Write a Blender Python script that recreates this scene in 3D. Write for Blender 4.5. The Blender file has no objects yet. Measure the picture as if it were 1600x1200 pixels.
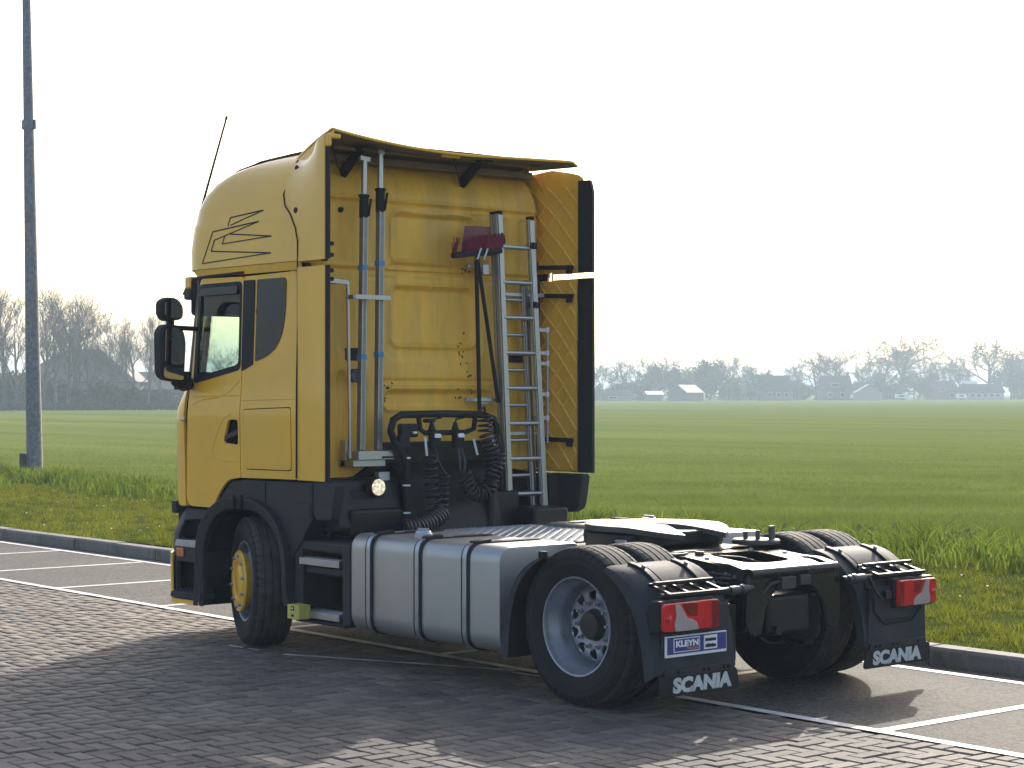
import bpy, bmesh, math, random
import numpy as np
from mathutils import Vector, Matrix
from mathutils.geometry import delaunay_2d_cdt

SC = bpy.context.scene
COL = SC.collection
R = math.radians
PI = math.pi
random.seed(7)
RNG = np.random.default_rng(11)

# ------------------------------------------------------------------ camera
CAM = Vector((-8.647, 9.063, 1.892))
YAW, PITCH, FPX = -0.706, 0.0048, 3025.0
cam_data = bpy.data.cameras.new('camera')
cam_data.sensor_width = 36.0
cam_data.lens = FPX / 1600.0 * 36.0
cam_data.clip_start = 0.1
cam_data.clip_end = 9000.0
cam = bpy.data.objects.new('camera', cam_data)
cam.location = CAM
cam.rotation_euler = (PI / 2 + PITCH, 0.0, YAW - PI / 2)
COL.objects.link(cam)
SC.camera = cam

# ------------------------------------------------------------------ sky, sun, exposure
SUN_AZ = math.atan2(-0.85, 0.53)          # direction towards the sun, in the ground plane
SUN_EL = R(26.7)
world = bpy.data.worlds.new('World')
SC.world = world
world.use_nodes = True
wn = world.node_tree.nodes
wl = world.node_tree.links
wn.clear()
sky = wn.new('ShaderNodeTexSky')
sky.sky_type = 'NISHITA'
sky.sun_disc = False
sky.sun_elevation = SUN_EL
sky.sun_rotation = PI / 2 - SUN_AZ
sky.air_density = 1.0
sky.dust_density = 4.0
sky.ozone_density = 1.0
bg = wn.new('ShaderNodeBackground')
bg.inputs['Strength'].default_value = 0.15
wo = wn.new('ShaderNodeOutputWorld')
wl.new(sky.outputs['Color'], bg.inputs['Color'])
wl.new(bg.outputs['Background'], wo.inputs['Surface'])

sun_data = bpy.data.lights.new('sun', 'SUN')
sun_data.energy = 2.8
sun_data.angle = R(0.6)
sun_data.color = (1.0, 0.94, 0.85)
sun = bpy.data.objects.new('sun', sun_data)
sd = Vector((math.cos(SUN_AZ) * math.cos(SUN_EL), math.sin(SUN_AZ) * math.cos(SUN_EL), math.sin(SUN_EL)))
sun.rotation_euler = sd.to_track_quat('Z', 'Y').to_euler()
sun.location = sd * 60
COL.objects.link(sun)

vs = SC.view_settings
vs.view_transform = 'Standard'
vs.look = 'None'
vs.exposure = 1.1
vs.gamma = 1.0
vs.use_curve_mapping = False
SC.render.engine = 'CYCLES'
SC.cycles.use_denoising = True
SC.cycles.max_bounces = 8
SC.cycles.transparent_max_bounces = 12
SC.cycles.volume_bounces = 1
SC.cycles.sample_clamp_indirect = 6.0


# ------------------------------------------------------------------ materials
def nd(nt, kind, **kw):
    n = nt.nodes.new(kind)
    for k, v in kw.items():
        if k in n.inputs:
            n.inputs[k].default_value = v
        else:
            setattr(n, k, v)
    return n


def base_mat(name):
    m = bpy.data.materials.new(name)
    m.use_nodes = True
    nt = m.node_tree
    nt.nodes.clear()
    out = nt.nodes.new('ShaderNodeOutputMaterial')
    p = nt.nodes.new('ShaderNodeBsdfPrincipled')
    nt.links.new(p.outputs[0], out.inputs['Surface'])
    return m, nt, p, out


def rgb(c, k=1.0):
    return (min(1, c[0] * k), min(1, c[1] * k), min(1, c[2] * k), 1.0)


def M(name, col, rough=0.5, metal=0.0, var=0.18, vscale=5.0, bump=0.0, bscale=60.0, coat=0.0, spec=0.5,
      rvar=0.1, dirt=None, dirt_amt=0.35, dscale=2.5, stretch=None):
    """plain surface: colour varied by noise, roughness varied, fine bump, optional dirt colour in blotches"""
    m, nt, p, out = base_mat(name)
    tc = nd(nt, 'ShaderNodeTexCoord')
    src = tc.outputs['Object']
    if stretch:
        mp = nd(nt, 'ShaderNodeMapping')
        mp.inputs['Scale'].default_value = stretch
        nt.links.new(src, mp.inputs['Vector'])
        src = mp.outputs['Vector']
    n1 = nd(nt, 'ShaderNodeTexNoise', Scale=vscale, Detail=6.0, Roughness=0.6)
    nt.links.new(src, n1.inputs['Vector'])
    r1 = nd(nt, 'ShaderNodeValToRGB')
    r1.color_ramp.elements[0].position = 0.3
    r1.color_ramp.elements[1].position = 0.7
    r1.color_ramp.elements[0].color = rgb(col, 1 - var)
    r1.color_ramp.elements[1].color = rgb(col, 1 + var)
    nt.links.new(n1.outputs['Fac'], r1.inputs['Fac'])
    c = r1.outputs['Color']
    if dirt:
        n2 = nd(nt, 'ShaderNodeTexNoise', Scale=dscale, Detail=8.0, Roughness=0.7)
        nt.links.new(src, n2.inputs['Vector'])
        r2 = nd(nt, 'ShaderNodeValToRGB')
        r2.color_ramp.elements[0].position = 0.42
        r2.color_ramp.elements[1].position = 0.75
        r2.color_ramp.elements[0].color = (0, 0, 0, 1)
        r2.color_ramp.elements[1].color = (dirt_amt,) * 3 + (1,)
        nt.links.new(n2.outputs['Fac'], r2.inputs['Fac'])
        mx = nd(nt, 'ShaderNodeMixRGB')
        nt.links.new(r2.outputs['Color'], mx.inputs['Fac'])
        nt.links.new(c, mx.inputs['Color1'])
        mx.inputs['Color2'].default_value = rgb(dirt)
        c = mx.outputs['Color']
    nt.links.new(c, p.inputs['Base Color'])
    p.inputs['Metallic'].default_value = metal
    p.inputs['Specular IOR Level'].default_value = spec
    mr = nd(nt, 'ShaderNodeMapRange')
    mr.inputs['To Min'].default_value = max(0.02, rough - rvar)
    mr.inputs['To Max'].default_value = min(1.0, rough + rvar)
    nt.links.new(n1.outputs['Fac'], mr.inputs['Value'])
    nt.links.new(mr.outputs['Result'], p.inputs['Roughness'])
    if coat:
        p.inputs['Coat Weight'].default_value = coat
        p.inputs['Coat Roughness'].default_value = 0.06
    if bump:
        n3 = nd(nt, 'ShaderNodeTexNoise', Scale=bscale, Detail=4.0)
        nt.links.new(src, n3.inputs['Vector'])
        b = nd(nt, 'ShaderNodeBump', Strength=bump, Distance=0.01)
        nt.links.new(n3.outputs['Fac'], b.inputs['Height'])
        nt.links.new(b.outputs['Normal'], p.inputs['Normal'])
    return m


def foliage_mat(name, c1, c2, c3, trans=0.45, attr=True, rough=0.8, nscale=0.35):
    m, nt, p, out = base_mat(name)
    at = nd(nt, 'ShaderNodeAttribute', attribute_name='tint')
    ge = nd(nt, 'ShaderNodeNewGeometry')
    no = nd(nt, 'ShaderNodeTexNoise', Scale=nscale, Detail=3.0)
    nt.links.new(ge.outputs['Position'], no.inputs['Vector'])
    ad = nd(nt, 'ShaderNodeMath', operation='ADD')
    nt.links.new(at.outputs['Fac'], ad.inputs[0])
    nt.links.new(no.outputs['Fac'], ad.inputs[1])
    hv = nd(nt, 'ShaderNodeMath', operation='MULTIPLY')
    hv.inputs[1].default_value = 0.5
    nt.links.new(ad.outputs[0], hv.inputs[0])
    rp = nd(nt, 'ShaderNodeValToRGB')
    e = rp.color_ramp.elements
    e[0].position = 0.18; e[0].color = rgb(c1)
    e[1].position = 0.80; e[1].color = rgb(c3)
    k = e.new(0.5); k.color = rgb(c2)
    nt.links.new(hv.outputs[0], rp.inputs['Fac'])
    nt.links.new(rp.outputs['Color'], p.inputs['Base Color'])
    p.inputs['Roughness'].default_value = rough
    p.inputs['Specular IOR Level'].default_value = 0.0
    t = nd(nt, 'ShaderNodeBsdfTranslucent')
    nt.links.new(rp.outputs['Color'], t.inputs['Color'])
    mx = nd(nt, 'ShaderNodeMixShader', Fac=trans)
    nt.links.new(p.outputs[0], mx.inputs[1])
    nt.links.new(t.outputs[0], mx.inputs[2])
    nt.links.new(mx.outputs[0], out.inputs['Surface'])
    return m


# ------------------------------------------------------------------ mesh helpers
class MB:
    def __init__(s):
        s.v = []; s.f = []

    def add(s, vs, fs):
        o = len(s.v)
        s.v += [tuple(v) for v in vs]
        s.f += [tuple(i + o for i in f) for f in fs]
        return s

    def box(s, c, size, rot=None, taper=1.0):
        hx, hy, hz = size[0] / 2, size[1] / 2, size[2] / 2
        vs = [Vector((x * hx * (taper if z > 0 else 1), y * hy * (taper if z > 0 else 1), z * hz))
              for x, y, z in ((-1, -1, -1), (1, -1, -1), (1, 1, -1), (-1, 1, -1), (-1, -1, 1), (1, -1, 1), (1, 1, 1), (-1, 1, 1))]
        if rot is not None:
            vs = [rot @ v for v in vs]
        c = Vector(c)
        return s.add([v + c for v in vs], [(0, 3, 2, 1), (4, 5, 6, 7), (0, 1, 5, 4), (1, 2, 6, 5), (2, 3, 7, 6), (3, 0, 4, 7)])

    def span(s, x0, x1, y0, y1, z0, z1):
        return s.box(((x0 + x1) / 2, (y0 + y1) / 2, (z0 + z1) / 2), (abs(x1 - x0), abs(y1 - y0), abs(z1 - z0)))

    def bar(s, a, b, w, h, up=(0, 0, 1)):
        a = Vector(a); b = Vector(b)
        d = (b - a); L = d.length; d.normalize()
        up = Vector(up)
        if abs(d.dot(up)) > 0.98: up = Vector((1, 0, 0))
        y = up.cross(d).normalized(); z = d.cross(y)
        m = Matrix((d, y, z)).transposed()
        return s.box((a + b) / 2, (L, w, h), m)

    def tube(s, pts, r, n=10, caps=True, closed=False):
        pts = [Vector(p) for p in pts]
        rs = r if isinstance(r, (list, tuple)) else [r] * len(pts)
        o = len(s.v); prev = None; k = len(pts)
        for i, p in enumerate(pts):
            if closed:
                t = pts[(i + 1) % k] - pts[i - 1]
            else:
                t = pts[min(i + 1, k - 1)] - pts[max(i - 1, 0)]
            t.normalize()
            if prev is None:
                a = Vector((0, 0, 1)) if abs(t.z) < 0.9 else Vector((1, 0, 0))
                u = t.cross(a).normalized()
            else:
                u = (prev - t * prev.dot(t))
                u = u.normalized() if u.length > 1e-6 else t.orthogonal().normalized()
            prev = u
            w = t.cross(u)
            for j in range(n):
                a = 2 * PI * j / n
                s.v.append(tuple(p + u * (rs[i] * math.cos(a)) + w * (rs[i] * math.sin(a))))
        for i in range(k if closed else k - 1):
            i2 = (i + 1) % k
            for j in range(n):
                j2 = (j + 1) % n
                s.f.append((o + i * n + j, o + i * n + j2, o + i2 * n + j2, o + i2 * n + j))
        if caps and not closed:
            s.f.append(tuple(o + j for j in range(n))[::-1])
            s.f.append(tuple(o + (k - 1) * n + j for j in range(n)))
        return s

    def cyl(s, a, b, r, r2=None, n=20):
        return s.tube([a, b], [r, r if r2 is None else r2], n)

    def lathe(s, prof, n=48, c=(0, 0, 0), axis='Y', closed=False):
        """prof: list of (along, radius)"""
        o = len(s.v); k = len(prof); c = Vector(c)
        for j in range(n):
            a = 2 * PI * j / n
            for (t, r) in prof:
                if axis == 'Y':
                    v = Vector((r * math.sin(a), t, r * math.cos(a)))
                elif axis == 'Z':
                    v = Vector((r * math.cos(a), r * math.sin(a), t))
                else:
                    v = Vector((t, r * math.cos(a), r * math.sin(a)))
                s.v.append(tuple(c + v))
        for j in range(n):
            j2 = (j + 1) % n
            for i in range(k if closed else k - 1):
                i2 = (i + 1) % k
                s.f.append((o + j * k + i, o + j2 * k + i, o + j2 * k + i2, o + j * k + i2))
        return s

    def prism(s, poly, ax, a, b):
        """polygon extruded along axis ax (0,1,2) from a to b; poly gives the other two coordinates in order"""
        def mk(p, t):
            return (t, p[0], p[1]) if ax == 0 else ((p[0], t, p[1]) if ax == 1 else (p[0], p[1], t))
        n = len(poly)
        return s.add([mk(p, a) for p in poly] + [mk(p, b) for p in poly],
                     [tuple(range(n))[::-1], tuple(range(n, 2 * n))] + [(i, (i + 1) % n, n + (i + 1) % n, n + i) for i in range(n)])

    def grid(s, fn, us, vs_, flip=False):
        o = len(s.v); m = len(vs_)
        for u in us:
            for v in vs_:
                s.v.append(tuple(fn(u, v)))
        for i in range(len(us) - 1):
            for j in range(m - 1):
                q = (o + i * m + j, o + (i + 1) * m + j, o + (i + 1) * m + j + 1, o + i * m + j + 1)
                s.f.append(q[::-1] if flip else q)
        return s

    def build(s, name, mat, parent=None, smooth=35, bevel=0.0, solid=0.0, soff=-1, segs=2, fix=True, split=True):
        me = bpy.data.meshes.new(name)
        me.from_pydata(s.v, [], s.f)
        if fix:
            bm = bmesh.new(); bm.from_mesh(me)
            bmesh.ops.recalc_face_normals(bm, faces=bm.faces)
            bm.to_mesh(me); bm.free()
        return link(name, me, mat, parent, smooth, bevel, solid, soff, segs, split)


def link(name, me, mat, parent=None, smooth=35, bevel=0.0, solid=0.0, soff=-1, segs=2, split=True):
    for m in (mat if isinstance(mat, (list, tuple)) else [mat]):
        if m is not None: me.materials.append(m)
    if smooth:
        me.polygons.foreach_set('use_smooth', [True] * len(me.polygons))
        me.set_sharp_from_angle(angle=R(smooth))
    o = bpy.data.objects.new(name, me)
    COL.objects.link(o)
    if parent is not None: o.parent = parent
    if solid:
        md = o.modifiers.new('thickness', 'SOLIDIFY'); md.thickness = solid; md.offset = soff
        if not bevel and split:
            md = o.modifiers.new('split', 'EDGE_SPLIT'); md.split_angle = R(45)
    if bevel:
        md = o.modifiers.new('edges', 'BEVEL'); md.width = bevel; md.segments = segs; md.limit_method = 'ANGLE'; md.angle_limit = R(40); md.harden_normals = True
    return o


def empty(name, loc=(0, 0, 0), rotz=0.0):
    o = bpy.data.objects.new(name, None)
    o.location = loc; o.rotation_euler = (0, 0, rotz)
    o.empty_display_size = 0.2
    COL.objects.link(o)
    return o


def tag(o, label=None, cat=None, group=None, kind=None):
    if label: o['label'] = label
    if cat: o['category'] = cat
    if group: o['group'] = group
    if kind: o['kind'] = kind
    return o


def copy_tree(o, parent=None):
    c = o.copy(); COL.objects.link(c)
    if parent is not None: c.parent = parent
    for ch in list(o.children): copy_tree(ch, c)
    return c


def rpoly(pts, r=0.04, n=5):
    """polygon with rounded corners; r one value or one per corner"""
    out = []; k = len(pts)
    for i in range(k):
        p = Vector(pts[i]); a = Vector(pts[i - 1]); b = Vector(pts[(i + 1) % k])
        rr = r[i] if isinstance(r, (list, tuple)) else r
        da = (a - p); db = (b - p)
        q = min(rr, da.length * 0.45, db.length * 0.45)
        if q < 1e-4: out.append((p.x, p.y)); continue
        A = p + da.normalized() * q; B = p + db.normalized() * q
        for j in range(n + 1):
            t = j / n
            c = A * (1 - t) ** 2 + p * (2 * t * (1 - t)) + B * t ** 2
            out.append((c.x, c.y))
    return out


def inside(poly, xs, ys):
    x = np.asarray(xs); y = np.asarray(ys); ins = np.zeros(x.shape, bool)
    n = len(poly)
    for i in range(n):
        x1, y1 = poly[i]; x2, y2 = poly[(i + 1) % n]
        if y1 == y2: continue
        c = ((y1 > y) != (y2 > y)) & (x < (x2 - x1) * (y - y1) / (y2 - y1) + x1)
        ins ^= c
    return ins


def panel(outer, holes, fn, step=0.06):
    """triangulated sheet with holes, mapped to 3D by fn(s, t)"""
    pts = []; edges = []
    for lp in [outer] + list(holes):
        st = len(pts)
        for i in range(len(lp)):
            a = Vector(lp[i]); b = Vector(lp[(i + 1) % len(lp)])
            k = max(1, int((b - a).length / step))
            for j in range(k):
                pts.append(a.lerp(b, j / k))
        n = len(pts) - st
        edges += [(st + i, st + (i + 1) % n) for i in range(n)]
    xs = [p[0] for p in outer]; ys = [p[1] for p in outer]
    gx, gy = np.meshgrid(np.arange(min(xs) + step / 2, max(xs), step), np.arange(min(ys) + step / 2, max(ys), step))
    gx = gx.ravel(); gy = gy.ravel()
    ok = inside(outer, gx, gy)
    for h in holes: ok &= ~inside(h, gx, gy)
    pts += [Vector((a, b)) for a, b in zip(gx[ok], gy[ok])]
    v, e, f, _, _, _ = delaunay_2d_cdt(pts, edges, [], 0, 1e-5)
    c = np.array([((v[t[0]].x + v[t[1]].x + v[t[2]].x) / 3, (v[t[0]].y + v[t[1]].y + v[t[2]].y) / 3) for t in f])
    ok = inside(outer, c[:, 0], c[:, 1])
    for h in holes: ok &= ~inside(h, c[:, 0], c[:, 1])
    mb = MB()
    mb.v = [tuple(fn(p.x, p.y)) for p in v]
    mb.f = [tuple(t) for t, k in zip(f, ok) if k]
    used = sorted(set(i for t in mb.f for i in t)); mp = {a: b for b, a in enumerate(used)}
    mb.v = [mb.v[i] for i in used]; mb.f = [tuple(mp[i] for i in t) for t in mb.f]
    return mb


def interp(x, xs, ys):
    return float(np.interp(x, xs, ys))


def np_mesh(name, verts, tris, mat, tint=None, smooth=False):
    me = bpy.data.meshes.new(name)
    n = len(verts); m = len(tris)
    me.vertices.add(n); me.vertices.foreach_set('co', np.ascontiguousarray(verts, dtype=np.float32).ravel())
    me.loops.add(m * 3); me.loops.foreach_set('vertex_index', np.ascontiguousarray(tris, dtype=np.int32).ravel())
    me.polygons.add(m)
    me.polygons.foreach_set('loop_start', np.arange(0, m * 3, 3, dtype=np.int32))
    me.update(calc_edges=True)
    if tint is not None:
        at = me.attributes.new('tint', 'FLOAT', 'POINT')
        at.data.foreach_set('value', np.ascontiguousarray(tint, dtype=np.float32))
    return link(name, me, mat, None, 30 if smooth else 0)


def at_px(px, dist):
    """ground position seen in direction px at a distance, used to set far things out on the map"""
    a = YAW - math.atan((px - 800.0) / FPX)
    return CAM.x + math.cos(a) * dist, CAM.y + math.sin(a) * dist

# ================================================================== SETTING
LOT = -0.02                              # the parking bay is turned a touch against the truck


def lot(x, y, z=0.0):
    return (x * math.cos(LOT) - y * math.sin(LOT), x * math.sin(LOT) + y * math.cos(LOT), z)


# ---- ground materials
def asphalt_mat():
    m, nt, p, out = base_mat('asphalt')
    tc = nd(nt, 'ShaderNodeTexCoord')
    n1 = nd(nt, 'ShaderNodeTexNoise', Scale=0.8, Detail=7.0, Roughness=0.65)
    n2 = nd(nt, 'ShaderNodeTexVoronoi', Scale=52.0)
    nt.links.new(tc.outputs['Object'], n1.inputs['Vector']); nt.links.new(tc.outputs['Object'], n2.inputs['Vector'])
    r1 = nd(nt, 'ShaderNodeValToRGB')
    r1.color_ramp.elements[0].position = 0.3; r1.color_ramp.elements[0].color = (0.042, 0.041, 0.039, 1)
    r1.color_ramp.elements[1].position = 0.72; r1.color_ramp.elements[1].color = (0.076, 0.072, 0.066, 1)
    nt.links.new(n1.outputs['Fac'], r1.inputs['Fac'])
    hs = nd(nt, 'ShaderNodeMixRGB', blend_type='MULTIPLY', Fac=0.75)
    r2 = nd(nt, 'ShaderNodeValToRGB')
    r2.color_ramp.elements[0].color = (0.30, 0.30, 0.30, 1); r2.color_ramp.elements[1].color = (1.9, 1.88, 1.82, 1)
    sp = nd(nt, 'ShaderNodeSeparateColor')
    nt.links.new(n2.outputs['Color'], sp.inputs[0]); nt.links.new(sp.outputs[0], r2.inputs['Fac'])
    nt.links.new(r1.outputs['Color'], hs.inputs['Color1']); nt.links.new(r2.outputs['Color'], hs.inputs['Color2'])
    nt.links.new(hs.outputs['Color'], p.inputs['Base Color'])
    p.inputs['Roughness'].default_value = 0.85
    p.inputs['Specular IOR Level'].default_value = 0.2
    b = nd(nt, 'ShaderNodeBump', Strength=0.55, Distance=0.006)
    nt.links.new(n2.outputs['Distance'], b.inputs['Height']); nt.links.new(b.outputs['Normal'], p.inputs['Normal'])
    return m


def brick_mat():
    m, nt, p, out = base_mat('clinker_brick')
    oi = nd(nt, 'ShaderNodeObjectInfo'); ge = nd(nt, 'ShaderNodeNewGeometry'); tc = nd(nt, 'ShaderNodeTexCoord')
    ad = nd(nt, 'ShaderNodeMath', operation='ADD'); fr = nd(nt, 'ShaderNodeMath', operation='FRACT')
    nt.links.new(oi.outputs['Random'], ad.inputs[0]); nt.links.new(ge.outputs['Random Per Island'], ad.inputs[1])
    nt.links.new(ad.outputs[0], fr.inputs[0])
    rp = nd(nt, 'ShaderNodeValToRGB')
    e = rp.color_ramp.elements
    e[0].position = 0.0; e[0].color = (0.102, 0.090, 0.080, 1)
    e[1].position = 1.0; e[1].color = (0.186, 0.162, 0.140, 1)
    k = e.new(0.45); k.color = (0.130, 0.115, 0.101, 1)
    k = e.new(0.8); k.color = (0.150, 0.129, 0.111, 1)
    nt.links.new(fr.outputs[0], rp.inputs['Fac'])
    n1 = nd(nt, 'ShaderNodeTexNoise', Scale=1.1, Detail=5.0); n2 = nd(nt, 'ShaderNodeTexNoise', Scale=120.0, Detail=5.0, Roughness=0.75)
    nt.links.new(ge.outputs['Position'], n1.inputs['Vector']); nt.links.new(ge.outputs['Position'], n2.inputs['Vector'])
    r1 = nd(nt, 'ShaderNodeValToRGB')
    r1.color_ramp.elements[0].position = 0.3; r1.color_ramp.elements[0].color = (0.72, 0.72, 0.74, 1)
    r1.color_ramp.elements[1].position = 0.7; r1.color_ramp.elements[1].color = (1.2, 1.18, 1.15, 1)
    nt.links.new(n1.outputs['Fac'], r1.inputs['Fac'])
    r2 = nd(nt, 'ShaderNodeValToRGB')
    r2.color_ramp.elements[0].position = 0.35; r2.color_ramp.elements[0].color = (0.65, 0.65, 0.66, 1)
    r2.color_ramp.elements[1].position = 0.72; r2.color_ramp.elements[1].color = (1.35, 1.33, 1.3, 1)
    nt.links.new(n2.outputs['Fac'], r2.inputs['Fac'])
    m1 = nd(nt, 'ShaderNodeMixRGB', blend_type='MULTIPLY', Fac=1.0); m2 = nd(nt, 'ShaderNodeMixRGB', blend_type='MULTIPLY', Fac=1.0)
    nt.links.new(rp.outputs['Color'], m1.inputs['Color1']); nt.links.new(r1.outputs['Color'], m1.inputs['Color2'])
    nt.links.new(m1.outputs['Color'], m2.inputs['Color1']); nt.links.new(r2.outputs['Color'], m2.inputs['Color2'])
    n4 = nd(nt, 'ShaderNodeTexNoise', Scale=2.3, Detail=3.0, Distortion=0.6)
    nt.links.new(ge.outputs['Position'], n4.inputs['Vector'])
    r4 = nd(nt, 'ShaderNodeValToRGB')
    r4.color_ramp.elements[0].position = 0.30; r4.color_ramp.elements[0].color = (0.72, 0.72, 0.73, 1)
    r4.color_ramp.elements[1].position = 0.37; r4.color_ramp.elements[1].color = (1, 1, 1, 1)
    nt.links.new(n4.outputs['Fac'], r4.inputs['Fac'])
    m3 = nd(nt, 'ShaderNodeMixRGB', blend_type='MULTIPLY', Fac=1.0)
    nt.links.new(m2.outputs['Color'], m3.inputs['Color1']); nt.links.new(r4.outputs['Color'], m3.inputs['Color2'])
    nt.links.new(m3.outputs['Color'], p.inputs['Base Color'])
    p.inputs['Roughness'].default_value = 0.8
    p.inputs['Specular IOR Level'].default_value = 0.3
    b = nd(nt, 'ShaderNodeBump', Strength=0.5, Distance=0.004)
    nt.links.new(n2.outputs['Fac'], b.inputs['Height']); nt.links.new(b.outputs['Normal'], p.inputs['Normal'])
    return m


def field_mat(name, c1, c2, c3, sc=0.02, stretch=(1, 1, 1)):
    m, nt, p, out = base_mat(name)
    ge = nd(nt, 'ShaderNodeNewGeometry')
    mp = nd(nt, 'ShaderNodeMapping'); mp.inputs['Scale'].default_value = stretch
    mp.inputs['Rotation'].default_value = (0, 0, R(-49.6))
    nt.links.new(ge.outputs['Position'], mp.inputs['Vector'])
    n1 = nd(nt, 'ShaderNodeTexNoise', Scale=sc, Detail=8.0, Roughness=0.62)
    n2 = nd(nt, 'ShaderNodeTexNoise', Scale=2.2, Detail=8.0, Roughness=0.85)
    nt.links.new(mp.outputs['Vector'], n1.inputs['Vector']); nt.links.new(ge.outputs['Position'], n2.inputs['Vector'])
    mx = nd(nt, 'ShaderNodeMath', operation='ADD'); hv = nd(nt, 'ShaderNodeMath', operation='MULTIPLY'); hv.inputs[1].default_value = 0.5
    nt.links.new(n1.outputs['Fac'], mx.inputs[0]); nt.links.new(n2.outputs['Fac'], mx.inputs[1]); nt.links.new(mx.outputs[0], hv.inputs[0])
    rp = nd(nt, 'ShaderNodeValToRGB'); e = rp.color_ramp.elements
    e[0].position = 0.36; e[0].color = rgb(c1); e[1].position = 0.66; e[1].color = rgb(c3)
    k = e.new(0.5); k.color = rgb(c2)
    nt.links.new(hv.outputs[0], rp.inputs['Fac']); nt.links.new(rp.outputs['Color'], p.inputs['Base Color'])
    p.inputs['Roughness'].default_value = 0.9
    p.inputs['Specular IOR Level'].default_value = 0.0
    return m


m_asphalt = asphalt_mat()
m_brick = brick_mat()
m_sand = M('joint_sand', (0.035, 0.031, 0.028), 0.95, var=0.4, vscale=30)
m_line = M('road_paint', (0.58, 0.57, 0.55), 0.6, var=0.08, vscale=8, dirt=(0.22, 0.21, 0.2), dirt_amt=0.75, dscale=7, bump=0.3, bscale=120)
m_line_old = M('worn_road_paint', (0.60, 0.60, 0.60), 0.7, var=0.15, vscale=8, dirt=(0.12, 0.115, 0.11), dirt_amt=0.9, dscale=5)
m_kerb = M('kerb_concrete', (0.17, 0.16, 0.145), 0.85, var=0.25, vscale=9, bump=0.5, bscale=90, dirt=(0.05, 0.048, 0.038), dirt_amt=0.8, dscale=4)
m_field = field_mat('field_soil_and_crop', (0.078, 0.104, 0.022), (0.122, 0.150, 0.034), (0.185, 0.192, 0.062), 0.16, (0.12, 1.0, 1))
m_verge = field_mat('verge_soil', (0.030, 0.038, 0.010), (0.052, 0.068, 0.015), (0.080, 0.092, 0.026), 0.5)

# ---- big ground sheet (field to the horizon), slightly below the paving
g = MB()
rings = [0, 12, 25, 50, 100, 200, 400, 800, 1600, 3200]
g.grid(lambda a, r: (CAM.x + 8 + math.cos(a) * r, CAM.y - 8 + math.sin(a) * r, -0.04), [2 * PI * i / 48 for i in range(49)], rings)
tag(g.build('field', m_field, fix=True), kind='structure')

# ---- verge: low bank from the kerb to the field, undulating a little
def verge_z(x, y):
    t = (-2.2 - y) / 7.8
    return 0.10 + 0.03 * math.sin(x * 0.9 + y) + 0.05 * math.sin(min(1, max(0, t)) * PI) - 0.12 * max(0, min(1, (t - 0.75) * 4))


g = MB()
g.grid(lambda x, y: lot(x, y, verge_z(x, y)), np.arange(-9, 48, 0.8), np.arange(-2.19, -10.6, -0.35), flip=True)
tag(g.build('verge', m_verge), kind='structure')

# ---- parking bay asphalt and brick bed
LINE_Y = 0.41; BACK_Y = -1.68; KERB_Y = -1.93
g = MB(); g.add([lot(-30, KERB_Y - 0.05, 0), lot(60, KERB_Y - 0.05, 0), lot(60, LINE_Y, 0), lot(-30, LINE_Y, 0)], [(0, 1, 2, 3)])
tag(g.build('parking_bay', m_asphalt), kind='structure')
pave = MB(); pave.add([lot(-40, LINE_Y, -0.012), lot(60, LINE_Y, -0.012), lot(60, 40, -0.012), lot(-40, 40, -0.012)], [(0, 1, 2, 3)])
pavement = tag(pave.build('brick_pavement', m_sand), kind='structure')

# herringbone clinkers 210 x 105 mm, joints recessed
BW = 0.105; GAP = 0.009


def brick_mesh():
    w, l, h, c = BW - GAP, 2 * BW - GAP, 0.03, 0.006
    mb = MB()
    lo = [(-l / 2, -w / 2), (l / 2, -w / 2), (l / 2, w / 2), (-l / 2, w / 2)]
    hi = [(-l / 2 + c, -w / 2 + c), (l / 2 - c, -w / 2 + c), (l / 2 - c, w / 2 - c), (-l / 2 + c, w / 2 - c)]
    vs_ = [(a, b, -h) for a, b in lo] + [(a, b, -c) for a, b in lo] + [(a, b, 0) for a, b in hi]
    fs = [(8, 9, 10, 11)]
    for i in range(4):
        j = (i + 1) % 4
        fs += [(i, j, 4 + j, 4 + i), (4 + i, 4 + j, 8 + j, 8 + i)]
    mb.add(vs_, fs)
    return mb


bm0 = brick_mesh()
brick_me = bpy.data.meshes.new('brick'); brick_me.from_pydata(bm0.v, [], bm0.f); brick_me.materials.append(m_brick)
bricks = []
for i in range(-80, 150):
    for j in range(-1, 74):
        k = (i - j) % 4
        x0 = i * BW; y0 = LINE_Y + 0.088 + j * BW
        if k == 0 and j >= 0: c = (x0 + BW, y0 + BW / 2, 0.0)
        elif k == 3: c = (x0 + BW / 2, y0 + BW, PI / 2)
        else: continue
        if k == 3 and j == 73: continue
        bricks.append(c)
fwd = Vector((math.cos(YAW), math.sin(YAW), 0)); rgt = Vector((math.sin(YAW), -math.cos(YAW), 0))
near = []
for q in bricks:
    p = Vector(lot(q[0], q[1])); d = p - CAM
    z = d.dot(fwd); px = 800 + FPX * d.dot(rgt) / z; py = 600 + FPX * 1.892 / z + 14
    near.append((z if (-12 < px < 1612 and py < 1212) else 1e6 + z, q))
near.sort(key=lambda t: t[0])
big = [q for _, q in near[:300]]
rest = [q for _, q in near[300:]]
for q in big:
    o = bpy.data.objects.new('brick', brick_me)
    o.location = lot(q[0], q[1], random.uniform(-0.004, 0.003))
    o.rotation_euler = (random.uniform(-0.012, 0.012), random.uniform(-0.012, 0.012), q[2] + LOT + random.uniform(-0.012, 0.012))
    o.parent = pavement
    COL.objects.link(o)
bv = np.array(bm0.v); nv = len(bv)
quads = np.array(bm0.f)
tri0 = np.concatenate([quads[:, [0, 1, 2]], quads[:, [0, 2, 3]]])
q = np.array(rest); N = len(q)
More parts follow.
